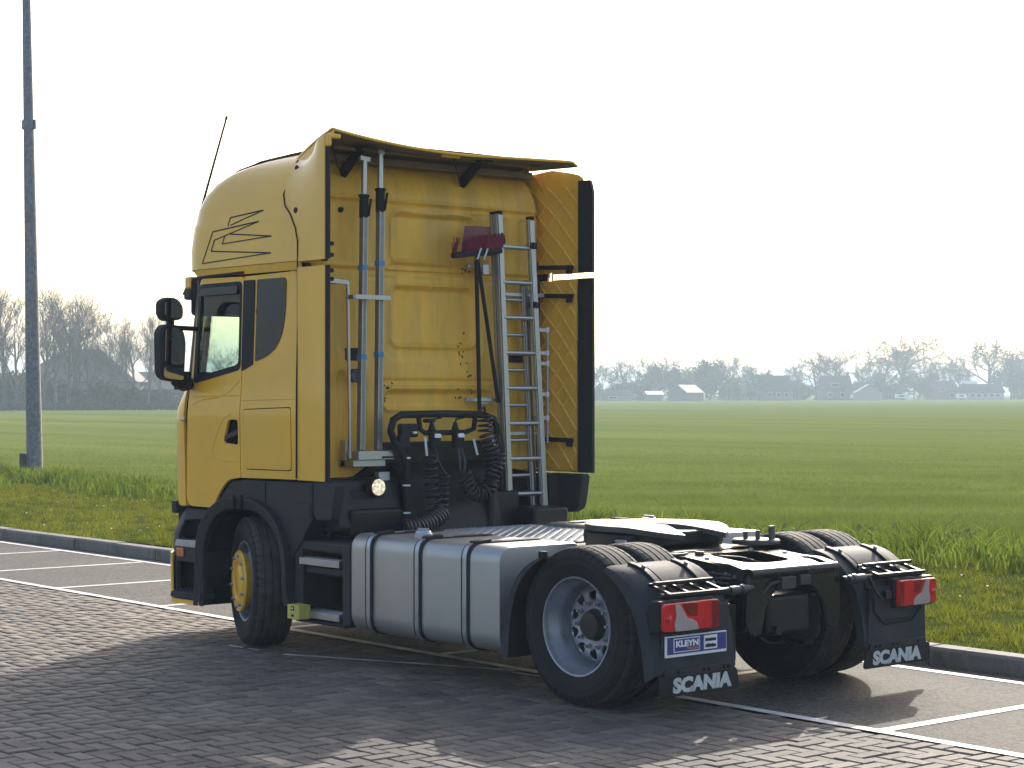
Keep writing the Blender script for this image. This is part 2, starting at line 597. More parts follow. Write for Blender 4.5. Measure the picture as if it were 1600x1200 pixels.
ang = q[:, 2] + LOT + RNG.uniform(-0.012, 0.012, N)
ca, sa = np.cos(ang)[:, None], np.sin(ang)[:, None]
tx = RNG.uniform(-0.012, 0.012, (N, 1)); ty = RNG.uniform(-0.012, 0.012, (N, 1))
X = bv[None, :, 0]; Y = bv[None, :, 1]; Z = bv[None, :, 2] + X * tx + Y * ty + RNG.uniform(-0.004, 0.003, (N, 1))
cx = (q[:, 0] * math.cos(LOT) - q[:, 1] * math.sin(LOT))[:, None]; cy = (q[:, 0] * math.sin(LOT) + q[:, 1] * math.cos(LOT))[:, None]
V = np.stack([cx + X * ca - Y * sa, cy + X * sa + Y * ca, Z], axis=-1).reshape(-1, 3)
T = (tri0[None] + (np.arange(N) * nv)[:, None, None]).reshape(-1, 3)
o = np_mesh('bricks', V, T, m_brick)
o.parent = pavement
tag(o, kind='stuff')

# ---- kerb of concrete stones
kerb_root = MB()
kerb_root.add([lot(-30, KERB_Y - 0.01, 0.10), lot(60, KERB_Y - 0.01, 0.10), lot(60, KERB_Y - 0.22, 0.09), lot(-30, KERB_Y - 0.22, 0.09)], [(0, 1, 2, 3)])
kerb = tag(kerb_root.build('kerb', m_sand), kind='structure')
ks = MB(); ks.prism([(0.0, -0.1), (0.0, 0.105), (-0.02, 0.128), (-0.165, 0.13), (-0.17, -0.1)], 0, -0.491, 0.491)
kme = None
for i in range(-8, 42):
    if kme is None:
        o = ks.build('kerb_stone', m_kerb, kerb, smooth=30, bevel=0.006); kme = o
    else:
        o = kme.copy(); COL.objects.link(o)
    o.location = lot(i * 1.0 + 0.3, KERB_Y + random.uniform(-0.006, 0.006), random.uniform(-0.004, 0.004))
    o.rotation_euler = (0, 0, LOT + random.uniform(-0.004, 0.004))


# ---- painted lines
def line(x0, y0, x1, y1, w, m=None, z=0.004, name='painted_line'):
    a = Vector((x0, y0)); b = Vector((x1, y1)); d = (b - a).normalized(); n = Vector((-d.y, d.x)) * (w / 2)
    mb = MB(); k = max(1, int((b - a).length / 0.5))
    for i in range(k + 1):
        p = a.lerp(b, i / k); wob = 1 + random.uniform(-0.06, 0.06)
        mb.v += [lot(p.x + n.x * wob, p.y + n.y * wob, z), lot(p.x - n.x * wob, p.y - n.y * wob, z)]
    mb.f = [(2 * i, 2 * i + 1, 2 * i + 3, 2 * i + 2) for i in range(k)]
    return tag(mb.build(name, m or m_line, smooth=0), kind='structure')


line(-30, LINE_Y + 0.025, 58, LINE_Y + 0.025, 0.085, z=0.005)
line(-30, BACK_Y, 58, BACK_Y, 0.085)
for i in range(-4, 14):
    x = -1.74 + 2.05 * i
    if x < 30: line(x, BACK_Y + 0.045, x, LINE_Y - 0.02, 0.085)
line(3.05, 1.30, 1.35, 0.52, 0.055, m_line_old, 0.008)
line(1.30, 0.60, 0.75, 0.50, 0.03, m_line_old, 0.008)
line(3.72, 1.35, 3.55, 1.33, 0.03, m_line_old, 0.008); line(3.48, 1.33, 3.36, 1.31, 0.03, m_line_old, 0.008)

# ================================================================== GRASS
def blades(n_seg, px, py, pz, h, w, lean, ang, tint):
    """grass blades as numpy mesh; n_seg 1 = single triangle, 2 = bent blade of three triangles"""
    N = len(px)
    dx = np.cos(ang); dy = np.sin(ang)
    la = RNG.uniform(0, 2 * PI, N); lx = np.cos(la) * lean * h; ly = np.sin(la) * lean * h
    if n_seg == 1:
        v = np.stack([np.stack([px - dx * w / 2, py - dy * w / 2, pz], 1), np.stack([px + dx * w / 2, py + dy * w / 2, pz], 1),
                      np.stack([px + lx, py + ly, pz + h], 1)], 1).reshape(-1, 3)
        t = np.arange(3 * N).reshape(-1, 3)
        return v, t, np.repeat(tint, 3)
    m = 0.55
    v = np.stack([np.stack([px - dx * w / 2, py - dy * w / 2, pz], 1), np.stack([px + dx * w / 2, py + dy * w / 2, pz], 1),
                  np.stack([px - dx * w * .4 + lx * .25, py - dy * w * .4 + ly * .25, pz + h * m], 1),
                  np.stack([px + dx * w * .4 + lx * .25, py + dy * w * .4 + ly * .25, pz + h * m], 1),
                  np.stack([px + lx, py + ly, pz + h * (1 - 0.25 * lean)], 1)], 1).reshape(-1, 3)
    b = (np.arange(N) * 5)[:, None]
    t = np.concatenate([b + np.array([[0, 1, 3]]), b + np.array([[0, 3, 2]]), b + np.array([[2, 3, 4]])])
    return v, t, np.repeat(tint, 5)


def lot_np(x, y):
    return x * math.cos(LOT) - y * math.sin(LOT), x * math.sin(LOT) + y * math.cos(LOT)


def vz_np(x, y):
    t = (-2.2 - y) / 7.8
    return 0.10 + 0.03 * np.sin(x * 0.9 + y) + 0.05 * np.sin(np.clip(t, 0, 1) * PI) - 0.12 * np.clip((t - 0.75) * 4, 0, 1)


def patch(x, y, s, ph):
    return np.sin(x * s + ph + 1.7 * np.sin(y * s * 0.7 + ph)) * np.sin(y * s * 1.3 - ph + 1.3 * np.sin(x * s * 0.6))


m_mown = foliage_mat('mown_grass', (0.075, 0.092, 0.010), (0.150, 0.172, 0.016), (0.240, 0.235, 0.034), 0.5, nscale=2.2)
m_tall = foliage_mat('tall_grass', (0.05, 0.082, 0.010), (0.10, 0.155, 0.017), (0.19, 0.23, 0.036), 0.55)
m_crop = foliage_mat('short_crop', (0.064, 0.100, 0.015), (0.110, 0.152, 0.024), (0.180, 0.205, 0.046), 0.5)

N = 380000
x = RNG.uniform(-7, 34, N); y = RNG.uniform(-7.6, -2.13, N)
clump = patch(x, y, 9.0, 0.4) + 0.7 * patch(x, y, 4.1, 2.0)
keep = RNG.uniform(0, 1, N) < np.clip(0.55 + 0.6 * clump, 0.12, 1)
x = x[keep]; y = y[keep]; clump = clump[keep]; N = len(x)
h = RNG.uniform(0.025, 0.06, N) * np.clip(1.05 + 0.75 * clump, 0.35, 2.2); wx, wy_ = lot_np(x, y)
v, t, tn = blades(1, wx, wy_, vz_np(x, y) - 0.005, h, RNG.uniform(0.005, 0.012, N), RNG.uniform(0.2, 1.1, N), RNG.uniform(0, PI, N),
                  np.clip(RNG.uniform(0, 1, N) * .8 + .2 * patch(x, y, 0.8, 2), 0, 1))
tag(np_mesh('mown_grass', v, t, m_mown, tn), 'short mown yellowish green grass on the verge behind the kerb', 'grass', kind='stuff')

N = 105000
x = RNG.uniform(-7, 40, N)
y = -8.3 + 1.25 * RNG.normal(0, 0.55, N) + 0.35 * np.sin(x * 0.7)
y = np.clip(y, -10.4, -6.6)
keep = RNG.uniform(0, 1, N) < np.clip(0.5 + 0.8 * patch(x, y, 3.6, 0.9), 0.05, 1)
x = x[keep]; y = y[keep]; N = len(x)
h = RNG.uniform(0.10, 0.34, N) * np.clip(1 + 0.5 * patch(x, y, 1.1, 0.3) + 0.35 * patch(x, y, 3.6, 0.9), 0.4, 1.8); wx, wy_ = lot_np(x, y)
v, t, tn = blades(2, wx, wy_, vz_np(x, y) - 0.01, h, RNG.uniform(0.009, 0.024, N), RNG.uniform(0.2, 1.15, N), RNG.uniform(0, PI, N), RNG.uniform(0, 1, N))
tag(np_mesh('tall_grass', v, t, m_tall, tn), 'long unmown bright green grass strip between verge and field', 'grass', kind='stuff')

# field crop: dense close to the verge, thinning with distance where the ground colour takes over
N = 620000
u = RNG.uniform(0, 1, N)
d = 1.0 / (1 / 21.0 + (1 / 85.0 - 1 / 21.0) * u ** 0.9)
a = YAW + RNG.uniform(-0.36, 0.36, N)
wx = CAM.x + np.cos(a) * d; wy_ = CAM.y + np.sin(a) * d
lx_ = wx * math.cos(LOT) + wy_ * math.sin(LOT); ly_ = -wx * math.sin(LOT) + wy_ * math.cos(LOT)
keep = (ly_ < -9.3 - 0.3 * np.sin(lx_ * 0.7)) & (RNG.uniform(0, 1, N) < np.clip(0.85 + 0.25 * patch(wx, wy_, 0.55, 0.2), 0.1, 1))
clod = (((wx - 8.6) * .66 + (wy_ + 10.6) * .75) / 1.9) ** 2 + (((wx - 8.6) * .75 - (wy_ + 10.6) * .66) / 1.3 + 0.3 * np.sin(wx * 3)) ** 2 < 1
keep &= ~clod
keep &= RNG.uniform(0, 1, N) < np.clip((88 - d) / 55, 0, 1)
wx = wx[keep]; wy_ = wy_[keep]; d = d[keep]; N = len(wx)
sv_ = wx * math.cos(YAW) + wy_ * math.sin(YAW); sp_ = wx * math.sin(YAW) - wy_ * math.cos(YAW)
streak = 0.5 + 0.22 * np.sin(sv_ * 1.05 + 1.4 * np.sin(sp_ * 0.16) + 0.8 * np.sin(sp_ * 0.53 + 2)) + 0.20 * np.sin(sv_ * 0.37 + 1.2 * np.sin(sp_ * 0.09 + 1)) + 0.14 * np.sin(sv_ * 2.3 + 2.0 * np.sin(sp_ * 0.31))
h = RNG.uniform(0.025, 0.075, N) * (0.75 + 0.5 * np.clip(streak, 0, 1)) * np.clip((110 - d) / 70, 0.3, 1) * np.clip(1 + 0.2 * patch(wx, wy_, 0.4, 1.2), 0.5, 1.6)
v, t, tn = blades(1, wx, wy_, np.full(N, -0.04), h, RNG.uniform(0.006, 0.013, N) * np.clip(d / 30, 0.8, 6), RNG.uniform(0.2, 1.0, N), RNG.uniform(0, PI, N),
                  np.clip(RNG.uniform(0, 1, N) * .45 + .55 * streak, 0, 1))
tag(np_mesh('crop_grass', v, t, m_crop, tn), 'even short green crop covering the wide field', 'grass', kind='stuff')

# bare clods at the field edge
m_clod = M('earth_clod', (0.13, 0.10, 0.07), 0.95, var=0.35, vscale=12, bump=0.6, bscale=40)
cl = MB()
for i in range(520):
    ca_ = RNG.normal(0, 1.3); cb_ = RNG.normal(0, 0.75); cx_ = 8.6 + .66 * ca_ + .75 * cb_; cy_ = -10.6 + .75 * ca_ - .66 * cb_; s = RNG.uniform(0.02, 0.075)
    vs_ = [Vector(RNG.normal(0, 1, 3)).normalized() * s * RNG.uniform(0.7, 1.3) for _ in range(6)]
    bmx = bmesh.new()
    for vv in vs_: bmx.verts.new(vv + Vector((cx_, cy_, -0.03 + s * 0.2)))
    bmesh.ops.convex_hull(bmx, input=bmx.verts)
    bmx.verts.index_update()
    cl.add([w.co for w in bmx.verts], [tuple(w.index for w in f.verts) for f in bmx.faces])
    bmx.free()
tag(cl.build('earth_clods', m_clod, smooth=0, fix=False), 'crumbly brown earth clods scattered along the field edge', 'soil', kind='stuff')

# daisies in the mown grass
m_daisy = M('daisy_petal', (0.75, 0.74, 0.68), 0.7, var=0.05)
dz = MB()
for i in range(420):
    x_ = RNG.uniform(-5, 26); y_ = RNG.uniform(-7.2, -2.5); s = RNG.uniform(0.007, 0.013)
    if patch(x_, y_, 0.8, 0.5) < -0.05: continue
    px_, py_, _ = lot(x_, y_); z_ = verge_z(x_, y_) + RNG.uniform(0.03, 0.06)
    tl = RNG.uniform(-0.5, 0.5, 2)
    k = 5
    dz.add([(px_ + s * math.cos(2 * PI * j / k), py_ + s * math.sin(2 * PI * j / k), z_ + s * (tl[0] * math.cos(2 * PI * j / k) + tl[1] * math.sin(2 * PI * j / k))) for j in range(k)], [tuple(range(k))])
tag(dz.build('daisies', m_daisy, smooth=0, fix=False), 'tiny white daisies dotted through the mown verge', 'flowers', kind='stuff')

# ================================================================== LAMP POST
m_galv = M('galvanised_steel', (0.19, 0.20, 0.215), 0.55, metal=0.5, var=0.35, vscale=14, bump=0.15, bscale=40, dirt=(0.10, 0.105, 0.12), dirt_amt=0.6, dscale=9)
m_dark_steel = M('dark_steel', (0.06, 0.06, 0.065), 0.5, metal=0.3)
LPX, LPY = 29.2, -9.9
lp = tag(empty('lamp_post', (LPX, LPY, -0.05)), 'tall tapered galvanised steel lamp post standing at the field edge', 'lamp post')
mb = MB(); mb.lathe([(-0.3, 0.175), (0.0, 0.175), (2.2, 0.155), (7.6, 0.112), (13.2, 0.068), (13.22, 0.0)], 28, axis='Z')
shaft = mb.build('shaft', m_galv, lp, smooth=40)
lean = R(1.07)
mb = MB(); mb.lathe([(7.55, 0.110), (7.55, 0.130), (7.75, 0.128), (7.75, 0.108)], 24, axis='Z'); mb.box((0.10, 0.08, 7.65), (0.05, 0.05, 0.20)); mb.box((-0.11, -0.08, 7.65), (0.05, 0.05, 0.20))
mb.build('clamp_band', m_galv, lp, bevel=0.004)
mb = MB(); mb.box((0.13, 0.20, 0.42), (0.16, 0.12, 0.52), Matrix.Rotation(R(-40), 3, 'Z')); mb.build('junction_box', m_dark_steel, lp, bevel=0.012)
mb = MB(); mb.box((0.10, 0.15, 0.2), (0.05, 0.06, 0.5), Matrix.Rotation(R(-40), 3, 'Z')); mb.build('box_bracket', m_galv, lp, bevel=0.004)
mb = MB(); mb.bar((0, 0, 13.1), (0.5, 0.45, 13.25), 0.06, 0.06); mb.build('lamp_arm', m_galv, lp, bevel=0.006)
mb = MB(); mb.box((0.72, 0.65, 13.27), (0.65, 0.28, 0.12), Matrix.Rotation(R(42), 3, 'Z'), taper=0.8); mb.build('lamp_head', m_galv, lp, bevel=0.02)
# it leans slightly, away to the left of the view
lp.rotation_euler = (-0.761 * lean, 0.649 * lean, 0)

# ================================================================== TREES
m_bark = M('bark', (0.10, 0.08, 0.062), 0.95, var=0.3, vscale=3)
m_bark2 = M('pale_bark', (0.13, 0.115, 0.095), 0.95, var=0.3, vscale=3)


def tree_meshes(seed, H, spread, upright, levels=5, trunk_r=0.22, fork=0.25, minr=0.016):
    """bare tree as two meshes: trunk with main limbs, crown of branches and twigs"""
    rnd = random.Random(seed)
    segs = ([], [])

    def grow(p, d, L, r, lev):
        n = 4 if lev == 0 else 3
        pts = [p]; rr = [r]
        for i in range(n):
            wob = Vector((rnd.gauss(0, 1), rnd.gauss(0, 1), rnd.gauss(0, 0.5))) * (0.06 if lev == 0 else 0.16)
            d = (d + wob + Vector((0, 0, upright * 0.12))).normalized()
            p = p + d * (L / n)
            pts.append(p); rr.append(r * (1 - 0.45 * (i + 1) / n))
        segs[0 if lev < 2 else 1].append((pts, rr, 5 if lev < 2 else 3))
        if lev >= levels: return
        kids = (7, 4, 4, 3, 3, 3)[lev]
        for k in range(kids):
            t = fork + (1 - fork) * (k + rnd.random()) / kids if lev == 0 else 0.25 + 0.75 * (k + rnd.random()) / kids
            q = min(n - 1, int(t * n)); f = t * n - q
            bp_ = pts[q].lerp(pts[q + 1], min(1, f)); br = rr[q] + (rr[q + 1] - rr[q]) * min(1, f)
            ax = d.orthogonal().normalized()
            ax = Matrix.Rotation(rnd.uniform(0, 2 * PI) if lev else 2 * PI * k * 0.38 + rnd.uniform(-.4, .4), 3, d) @ ax
            ang = spread * rnd.uniform(0.6, 1.25)
            nd_ = (d * math.cos(ang) + ax * math.sin(ang)).normalized()
            grow(bp_, nd_, L * rnd.uniform(0.5, 0.72) * (1 - 0.25 * t * (lev == 0)), br * 0.62, lev + 1)

    grow(Vector((0, 0, -0.2)), Vector((0, 0, 1)), H * 0.62, trunk_r, 0)
    out = []
    for k, grp in enumerate(segs):
        mb = MB()
        for pts, rr, n in grp:
            mb.tube(pts, [max(x_, minr) for x_ in rr], n, caps=False)
        me = bpy.data.meshes.new('trunk' if k == 0 else 'crown')
        me.from_pydata(mb.v, [], mb.f)
        zs = max(v_[2] for v_ in mb.v)
        out.append((me, zs))
    zt = out[1][1]
    for me, _ in out:
        for v_ in me.vertices: v_.co *= H / zt
    return out[0][0], out[1][0]


KINDS = {}
for key, args in dict(poplar=(3, 15, 0.42, 1.6, 5, 0.24, 0.18), ash=(5, 15, 0.6, 0.7, 5, 0.26, 0.28), alder=(8, 13, 0.55, 0.9, 5, 0.2, 0.15),
                      oak=(12, 14, 0.82, 0.25, 5, 0.36, 0.3), willow=(17, 11, 0.7, 0.5, 5, 0.3, 0.22)).items():
    for far in (False, True):
        a_, b_ = tree_meshes(*args, minr=0.045 if far else 0.017)
        mm = m_bark2 if key in ('willow', 'alder') else m_bark
        a_.materials.append(mm); b_.materials.append(mm)
        KINDS[key, far] = (a_, b_, args[1])


def tree(kind, px, dist, h, label, name='bare_tree', group=None, wide=1.0):
    x_, y_ = at_px(px, dist)
    root = empty(name, (x_, y_, -0.05), random.uniform(0, 2 * PI))
    kind = (kind, dist > 400); k = h / KINDS[kind][2]
    root.scale = (k * wide, k * wide, k)
    for me, nm in ((KINDS[kind][0], 'trunk'), (KINDS[kind][1], 'crown')):
        o_ = bpy.data.objects.new(nm, me); o_.parent = root; COL.objects.link(o_)
    return tag(root, label, 'tree', group)


GL = 'bare trees in front of the big barn'
GR = 'bare trees on the far side of the field'
left = [
    ('poplar', -14, 236, 16.0, 'bare tree cut by the left edge of the picture', 1.0),
    ('poplar', 9, 232, 15.6, 'slim bare tree left of the lamp post, tallest there', 0.9),
    ('alder', 26, 240, 13.5, 'bare tree just left of the lamp post, partly hidden by it', 1.0),
    ('ash', 68, 236, 14.2, 'bare forked tree directly right of the lamp post', 0.9),
    ('poplar', 88, 228, 14.6, 'bare upright tree second to the right of the lamp post', 1.0),
    ('ash', 106, 232, 15.0, 'tallest dense bare tree above the ridge of the barn', 1.05),
    ('poplar', 122, 236, 14.8, 'bare tree over the barn ridge, right of the tallest one', 1.0),
    ('ash', 141, 238, 13.2, 'bare tree bending right above the barn roof slope', 0.9),
    ('alder', 166, 246, 10.6, 'small bare tree above the lower slope of the barn roof', 0.9),
    ('alder', 181, 240, 11.2, 'thin bare tree in the middle of the low barn extension', 0.8),
    ('poplar', 198, 243, 11.8, 'thin pole-like bare tree above the low barn extension', 0.6),
    ('ash', 216, 238, 10.8, 'wide low bare tree left of the truck mirrors', 1.0),
    ('poplar', 231, 234, 12.6, 'tall bare tree nearest to the left of the truck mirrors', 0.8),
    ('alder', 246, 240, 11.4, 'bare tree partly hidden behind the truck mirrors', 0.9),
    ('ash', 345, 250, 8.4, 'bare tree seen through the driver side window', 1.2),
]
for k, px, ds, h, lb, wd in left: tree(k, px, ds, h * 1.06, lb, group=GL, wide=wd)
right = [
    ('ash', 945, 505, 9.2, 'small bare tree right beside the edge of the truck fairing', 1.2),
    ('alder', 966, 500, 9.6, 'second small bare tree right of the truck fairing', 1.2),
    ('oak', 1002, 520, 9.0, 'low bare tree above the white roofed shed', 1.1),
    ('ash', 1026, 515, 11.2, 'rounded bare tree left of the pink roofed shed', 1.3),
    ('oak', 1134, 540, 11.4, 'forked bare tree beside the evergreen clump', 1.0),
    ('alder', 1166, 545, 9.2, 'small bare tree left of the steep roofed farmhouse', 1.1),
    ('willow', 1188, 520, 8.6, 'bare willow leaning over the steep roofed farmhouse', 1.2),
    ('alder', 1243, 560, 9.0, 'small bare tree right of the steep roofed farmhouse', 1.0),
    ('oak', 1276, 570, 12.0, 'bare tree left behind the house with the chimney mast', 1.2),
    ('ash', 1304, 565, 14.2, 'tall spreading bare tree behind the house with the chimney mast', 1.3),
    ('alder', 1350, 600, 11.5, 'small bare tree right of the chimney mast', 1.1),
    ('oak', 1378, 600, 15.5, 'bare tree standing left against the largest round crown', 1.1),
    ('oak', 1406, 585, 18.2, 'largest bare tree with a tall rounded crown across the field', 1.15),
    ('ash', 1448, 620, 12.0, 'low spreading bare tree right of the largest round crown', 1.3),
    ('alder', 1480, 640, 11.8, 'small bare tree left of the long white building', 1.1),
    ('alder', 1504, 640, 12.2, 'small bare tree directly above the long white building', 1.1),
    ('oak', 1548, 610, 17.2, 'broad flat topped bare tree near the right edge', 1.25),
    ('oak', 1584, 625, 15.6, 'bare tree at the right edge above the dark wood', 1.2),
]
for k, px, ds, h, lb, wd in right: tree(k, px, ds, h * 1.12, lb, group=GR, wide=wd)

# ---- shrubs and evergreen masses: many small faces through the volume
m_leaf_g = foliage_mat('evergreen_leaf', (0.025, 0.04, 0.016), (0.04, 0.06, 0.022), (0.07, 0.085, 0.035), 0.2, nscale=0.2)
m_leaf_y = foliage_mat('budding_leaf', (0.10, 0.115, 0.03), (0.15, 0.165, 0.045), (0.20, 0.21, 0.07), 0.35, nscale=0.2)
m_twig = foliage_mat('twiggy_shrub', (0.04, 0.037, 0.028), (0.062, 0.058, 0.04), (0.09, 0.085, 0.055), 0.15, nscale=0.2)


def bush_mesh(seed, n, sx, sy, sz, size):
    r_ = np.random.default_rng(seed)
    nb = 9
    cen = np.stack([r_.uniform(-.7, .7, nb), r_.uniform(-.7, .7, nb), r_.uniform(0.15, .75, nb)], 1)
    rad = r_.uniform(0.22, 0.46, nb)
    idx = r_.integers(0, nb, n)
    dirs = r_.normal(0, 1, (n, 3)); dirs /= np.linalg.norm(dirs, axis=1)[:, None]
    p = cen[idx] + dirs * (rad[idx] * r_.uniform(0.3, 1.0, n) ** 0.5)[:, None]
    p[:, 2] = np.abs(p[:, 2])
    p *= np.array([sx, sy, sz])
    a = r_.normal(0, 1, (n, 3)); b = r_.normal(0, 1, (n, 3))
    s = (size * r_.uniform(0.6, 1.4, n))[:, None]
    v = np.stack([p, p + a * s, p + b * s], 1).reshape(-1, 3)
    v[:, 2] = np.maximum(v[:, 2], 0)
    return v, np.arange(3 * n).reshape(-1, 3), np.repeat(r_.uniform(0, 1, n), 3)


def bush(px, dist, w, h, mat, label, name='shrub', n=2600, seed=None, size=0.35, depth=None, cat='shrub', group=None):
    v, t, tn = bush_mesh(seed or random.randint(1, 9999), n, w / 2, (depth or w) / 2, h, size)
    o_ = np_mesh('crown', v, t, mat, tn)
    x_, y_ = at_px(px, dist)
    root = empty(name, (x_, y_, -0.05), YAW - PI / 2)
    o_.parent = root
    st = MB(); st.cyl((0, 0, -0.1), (0.05, 0.02, h * 0.45), 0.12 * h / 4, 0.05 * h / 4, 8)
    st.build('stem', m_bark, root)
    return tag(root, label, cat, group)


GS = 'far shrubs and thickets'
bush(20, 246, 9, 4.6, m_leaf_g, 'dense green thicket at the far left behind the field', n=3500, group=GS)
bush(78, 240, 8, 3.4, m_twig, 'grey twiggy thicket right of the lamp post foot', n=1500, group=GS)
bush(128, 236, 9, 3.0, m_twig, 'low grey thicket under the barn ridge', n=1500, group=GS)
bush(178, 238, 8, 2.5, m_twig, 'low grey thicket under the barn extension', n=1500, group=GS)
bush(228, 240, 9, 2.4, m_twig, 'low grey thicket left of the truck cab', n=1500, group=GS)
bush(352, 250, 13, 3.2, m_twig, 'low thicket showing through the cab windows', n=2600, group=GS)
bush(940, 520, 9, 4.4, m_leaf_g, 'dark low thicket beside the truck fairing', group=GS)
bush(985, 525, 13, 5.6, m_leaf_g, 'rounded thicket behind the white roofed shed', n=3500, group=GS)
bush(1030, 530, 11, 8.0, m_twig, 'grey rounded thicket left behind the pink roofed shed', n=3600, group=GS)
bush(1066, 535, 8, 9.0, m_leaf_y, 'pale yellow green budding tree directly behind the pink roofed shed', 'budding_tree', 3600, cat='tree')
bush(1098, 545, 15, 11.2, m_leaf_g, 'large dark evergreen clump right of the pink roofed shed', 'evergreen_tree', 6000, cat='tree')
bush(1124, 550, 12, 9.6, m_leaf_g, 'second evergreen clump, lower and right of the large one', 'evergreen_tree', 4800, cat='tree')
bush(1150, 525, 5.2, 6.0, m_leaf_y, 'small pale budding tree between evergreen clump and farmhouse', 'budding_tree', 2200, cat='tree')
bush(1170, 550, 9, 6.6, m_leaf_g, 'dark thicket touching the left wall of the farmhouse', group=GS)
bush(1258, 570, 14, 5.5, m_twig, 'low grey thicket between the two far houses', n=3200, group=GS)
bush(1350, 610, 12, 6.4, m_twig, 'grey thicket right of the chimney mast house', n=3000, group=GS)
bush(1385, 610, 14, 8.0, m_twig, 'tall grey thicket below the largest round crown, left half', n=3600, group=GS)
bush(1428, 615, 16, 8.6, m_twig, 'tall grey thicket below the largest round crown, right half', n=3600, group=GS)
bush(1468, 640, 14, 6.4, m_twig, 'grey thicket left of the long white building', n=3000, group=GS)
bush(1580, 630, 16, 12.5, m_leaf_g, 'dark rounded evergreen wood at the right edge', 'evergreen_tree', 6000, cat='tree')
bush(1618, 630, 16, 11.0, m_leaf_g, 'dark evergreen cut by the right edge of the picture', 'evergreen_tree', 5000, cat='tree')
# low hedge along the left field edge: clipped row
hv = []; ht = []; hn = []; off = 0
for i in range(26):
    x_, y_ = at_px(-30 + i * 12.5, 226 + (i % 3))
    v, t, tn = bush_mesh(500 + i, 300, 0.75, 0.75, 0.75, 0.14)
    v = v + np.array([x_, y_, -0.05]); hv.append(v); ht.append(t + off); hn.append(tn); off += len(v)
tag(np_mesh('hedge', np.concatenate(hv), np.concatenate(ht), m_twig, np.concatenate(hn)), 'low grey clipped hedge along the left end of the field', 'hedge', kind='stuff')

# ================================================================== FAR BUILDINGS
m_roof_d = M('dark_roof_tile', (0.075, 0.07, 0.07), 0.8, var=0.2, vscale=1)
m_roof_p = M('pink_roof_sheet', (0.55, 0.38, 0.32), 0.7, var=0.1, vscale=1)
m_roof_w = M('white_roof_sheet', (0.72, 0.72, 0.70), 0.5, var=0.05, vscale=1)
m_wall_b = M('brick_wall', (0.20, 0.13, 0.10), 0.85, var=0.2, vscale=1)
m_wall_w = M('pale_wall', (0.32, 0.31, 0.30), 0.7, var=0.06, vscale=1)
m_wall_g = M('grey_timber', (0.16, 0.15, 0.14), 0.85, var=0.2, vscale=1)
m_pane = M('window_pane', (0.03, 0.035, 0.04), 0.1, var=0.1, spec=0.8)
m_frame_w = M('white_frame', (0.65, 0.65, 0.62), 0.5, var=0.05)


def house(px, dist, w, d, eave, ridge, wallm, roofm, label, name='farmhouse', rot=0.0, hip=0.0, wins=(), chimney=None, cat='house', overhang=0.35, shift=0.0):
    """gabled or hipped building; ridge runs along its local x axis, front faces local -y"""
    x_, y_ = at_px(px, dist)
    root = empty(name, (x_, y_, -0.05), YAW - PI / 2 + rot)
    mb = MB(); mb.span(-w / 2, w / 2, -d / 2, d / 2, 0, eave)
    if hip == 0:
        mb.prism([(-d / 2, eave), (d / 2, eave), (shift, ridge - 0.12)], 0, -w / 2, w / 2)
    mb.build('wall', wallm, root, smooth=0)
    mb = MB(); ow, od = w / 2 + overhang, d / 2 + overhang
    ez = eave - 0.08
    rx = w / 2 + overhang - hip
    v = [(-ow, -od, ez), (ow, -od, ez), (ow, od, ez), (-ow, od, ez), (-rx, shift, ridge), (rx, shift, ridge)]
    mb.add(v, [(0, 1, 5, 4), (2, 3, 4, 5)] + ([(1, 2, 5), (3, 0, 4)] if hip else []))
    rf = mb.build('roof', roofm, root, smooth=0, solid=0.14, soff=1)
    if chimney:
        mb = MB(); mb.span(chimney[0] - .35, chimney[0] + .35, shift - .35, shift + .35, ridge - 0.6, ridge + chimney[1]); mb.build('chimney', m_wall_b, rf, smooth=0)
    for (wx_, wz, ww, wh) in wins:
        mb = MB(); mb.span(wx_ - ww / 2 - .08, wx_ + ww / 2 + .08, -d / 2 - 0.05, -d / 2 + 0.02, wz - wh / 2 - .08, wz + wh / 2 + .08)
        f_ = mb.build('window', m_frame_w, root, smooth=0)
        mb = MB(); mb.span(wx_ - ww / 2, wx_ + ww / 2, -d / 2 - 0.07, -d / 2 - 0.052, wz - wh / 2, wz + wh / 2); mb.build('pane', m_pane, f_, smooth=0)
    return tag(root, label, cat)


house(132, 262, 16, 14, 3.4, 7.7, m_wall_g, m_roof_d, 'big grey barn with hipped roof behind the left trees', 'barn', 0.0, 6.3, cat='barn')
house(236, 264, 17, 9, 2.4, 4.7, m_wall_g, m_roof_d, 'low dark barn extension sloping down behind the truck mirrors', 'barn', 0.1, 1.0, wins=((2, 1.2, 4, 0.7),), cat='barn')
house(1070, 480, 5.6, 6.4, 2.1, 3.9, m_wall_g, m_roof_p, 'small shed with a pale pink pitched roof at the field edge', 'shed', 0.75, wins=(), cat='shed', shift=-0.6)
house(1021, 492, 4.0, 3.0, 1.6, 2.4, m_wall_g, m_roof_w, 'tiny shed with a bright white roof at the field edge', 'shed', 0.2, cat='shed')
house(962, 500, 8, 4.0, 1.4, 2.7, m_wall_g, m_roof_d, 'low dark greenhouse shed beside the truck fairing', 'shed', 0.1, wins=((-1, .8, 2.2, .5),), cat='shed')
house(1210, 525, 8.4, 7.0, 2.6, 6.6, m_wall_b, m_roof_d, 'farmhouse with a steep dark roof and long ridge', 'farmhouse', 0.1, 0.9, wins=((-2, 1.5, 1, 1.2), (0.3, 1.5, 1, 1.2), (2.4, 1.5, 1, 1.2)))
